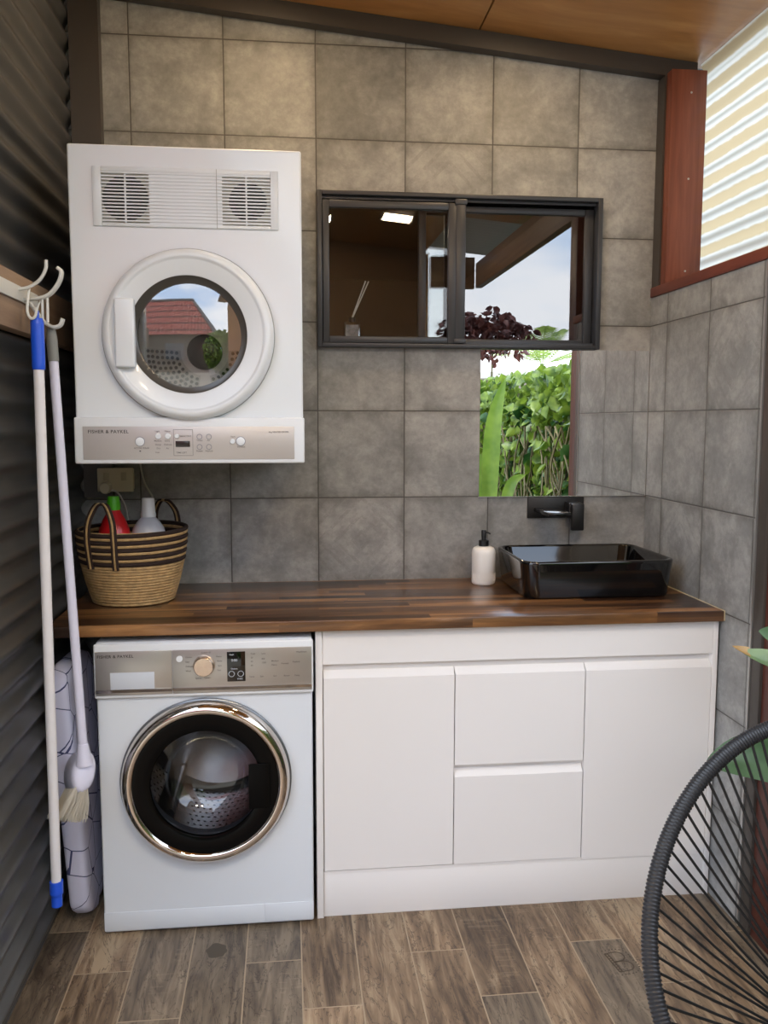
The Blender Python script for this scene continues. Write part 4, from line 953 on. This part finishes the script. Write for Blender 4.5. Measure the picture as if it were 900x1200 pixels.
def bp3(r, n):
    v_ = r.normal(size=(n, 3)); v_ /= np.linalg.norm(v_, axis=1)[:, None]; v_ *= r.uniform(.4, 1, n)[:, None] ** .5
    return v_ * np.array([1.0, .9, 1.35]) + np.array([.3, -9.5, 1.6])
tag(obj('foliage', leaves(2600, bp3, .2, 9, .5), L_HEDGE, bh), kind='stuff')
w = B(); tube(w, [(.3, -9.5, -.06), (.3, -9.5, 1.2)], .06, 8); obj('trunk', w, STEM, bh)

# ================================================================= INDOORS BEHIND THE WINDOW
rd = thing('reed_diffuser', 'square reed diffuser bottle with pale sticks on the inner window sill', 'diffuser', (-.172, .115, 1.712))
obj('bottle', bx(-.202, -.146, .088, .142, 1.7124, 1.801, bev=.004), glass_mat('smoky_glass', .12, (.5, .5, .52, 1)), rd)
w = B(); box(w, -.196, -.152, .0872, .0879, 1.735, 1.79); obj('bottle_label', w, mat('diffuser_paper', srgb(186, 186, 196), .6, var=.6, vscale=60), rd, smooth=False)
w = B(); lathe(w, [(.012, 1.8012), (.012, 1.818), (.0, 1.818)], (-.172, .115, 0), 'z', 16); obj('neck', w, BLACKM, rd)
for dx, t_ in ((.0, .05), (.006, .062)):
    w = B(); tube(w, [(-.172 + dx * .3, .115, 1.8182), (-.172 + t_ * .95, .113 + dx, 1.945)], .0024, 6); obj('reed', w, WHITEP, rd)

# printed stamps on the floor tiles (part of the tile pattern)
def stamp_b(cx, cy, s, ang):
    w = B(); ca, sa = math.cos(ang), math.sin(ang)
    def P(u, v): return (cx + s * (u * ca - v * sa), cy + s * (u * sa + v * ca), .0004)
    def stroke(pts, wd):
        for a, b in zip(pts, pts[1:]):
            d_ = Vector((b[0] - a[0], b[1] - a[1])); n_ = Vector((-d_.y, d_.x)).normalized() * wd
            w.faces.new([w.verts.new(P(*q)) for q in ((a[0] + n_.x, a[1] + n_.y), (a[0] - n_.x, a[1] - n_.y), (b[0] - n_.x, b[1] - n_.y), (b[0] + n_.x, b[1] + n_.y))])
    arc = lambda x, y, r, a0, a1, n=12: [(x + r * math.cos(a0 + (a1 - a0) * i / n), y + r * math.sin(a0 + (a1 - a0) * i / n)) for i in range(n + 1)]
    for off, wd in ((0, .045), ):
        stroke([(-.5, -.95), (-.5, .95)], wd); stroke([(-.3, -.95), (-.3, .95)], wd)
        stroke([(-.5, .95), (.15, .95)] + arc(.15, .5, .45, PI / 2, -PI / 2) + [(-.3, .05)], wd)
        stroke([(-.3, .0), (.2, .0)] + arc(.2, -.475, .475, PI / 2, -PI / 2) + [(-.5, -.95)], wd)
        for i in range(9): stroke([(-.5, -.9 + i * .22), (-.3, -.9 + i * .22)], .03)
    pts = [(-.5 + .25 * i, 1.25) for i in range(3)] + arc(.2, .5, .75, PI / 2, -.3, 6) + arc(.25, -.475, .78, .5, -PI / 2, 7) + [(-.5 + .25 * i, -1.25) for i in range(3)]
    for u, v_ in pts: stroke([(u - .05, v_), (u + .05, v_)], .05)
    return w
flo = bpy.data.objects['floor']
STAMPM = mat('stamp_ink', srgb(72, 60, 46), .6)
obj('printed_stamp', stamp_b(.473, -.882, .043, .15), STAMPM, flo, smooth=False)
w = B(); n = 28; c = [w.verts.new((-.612 + (.028 + .003 * math.sin(5 * i)) * math.cos(2 * PI * i / n), -.715 + (.034 + .003 * math.cos(7 * i)) * math.sin(2 * PI * i / n), .0004)) for i in range(n)]; w.faces.new(c)
obj('printed_knot', w, mat('knot_ink', srgb(74, 66, 54), .6), flo, smooth=False)
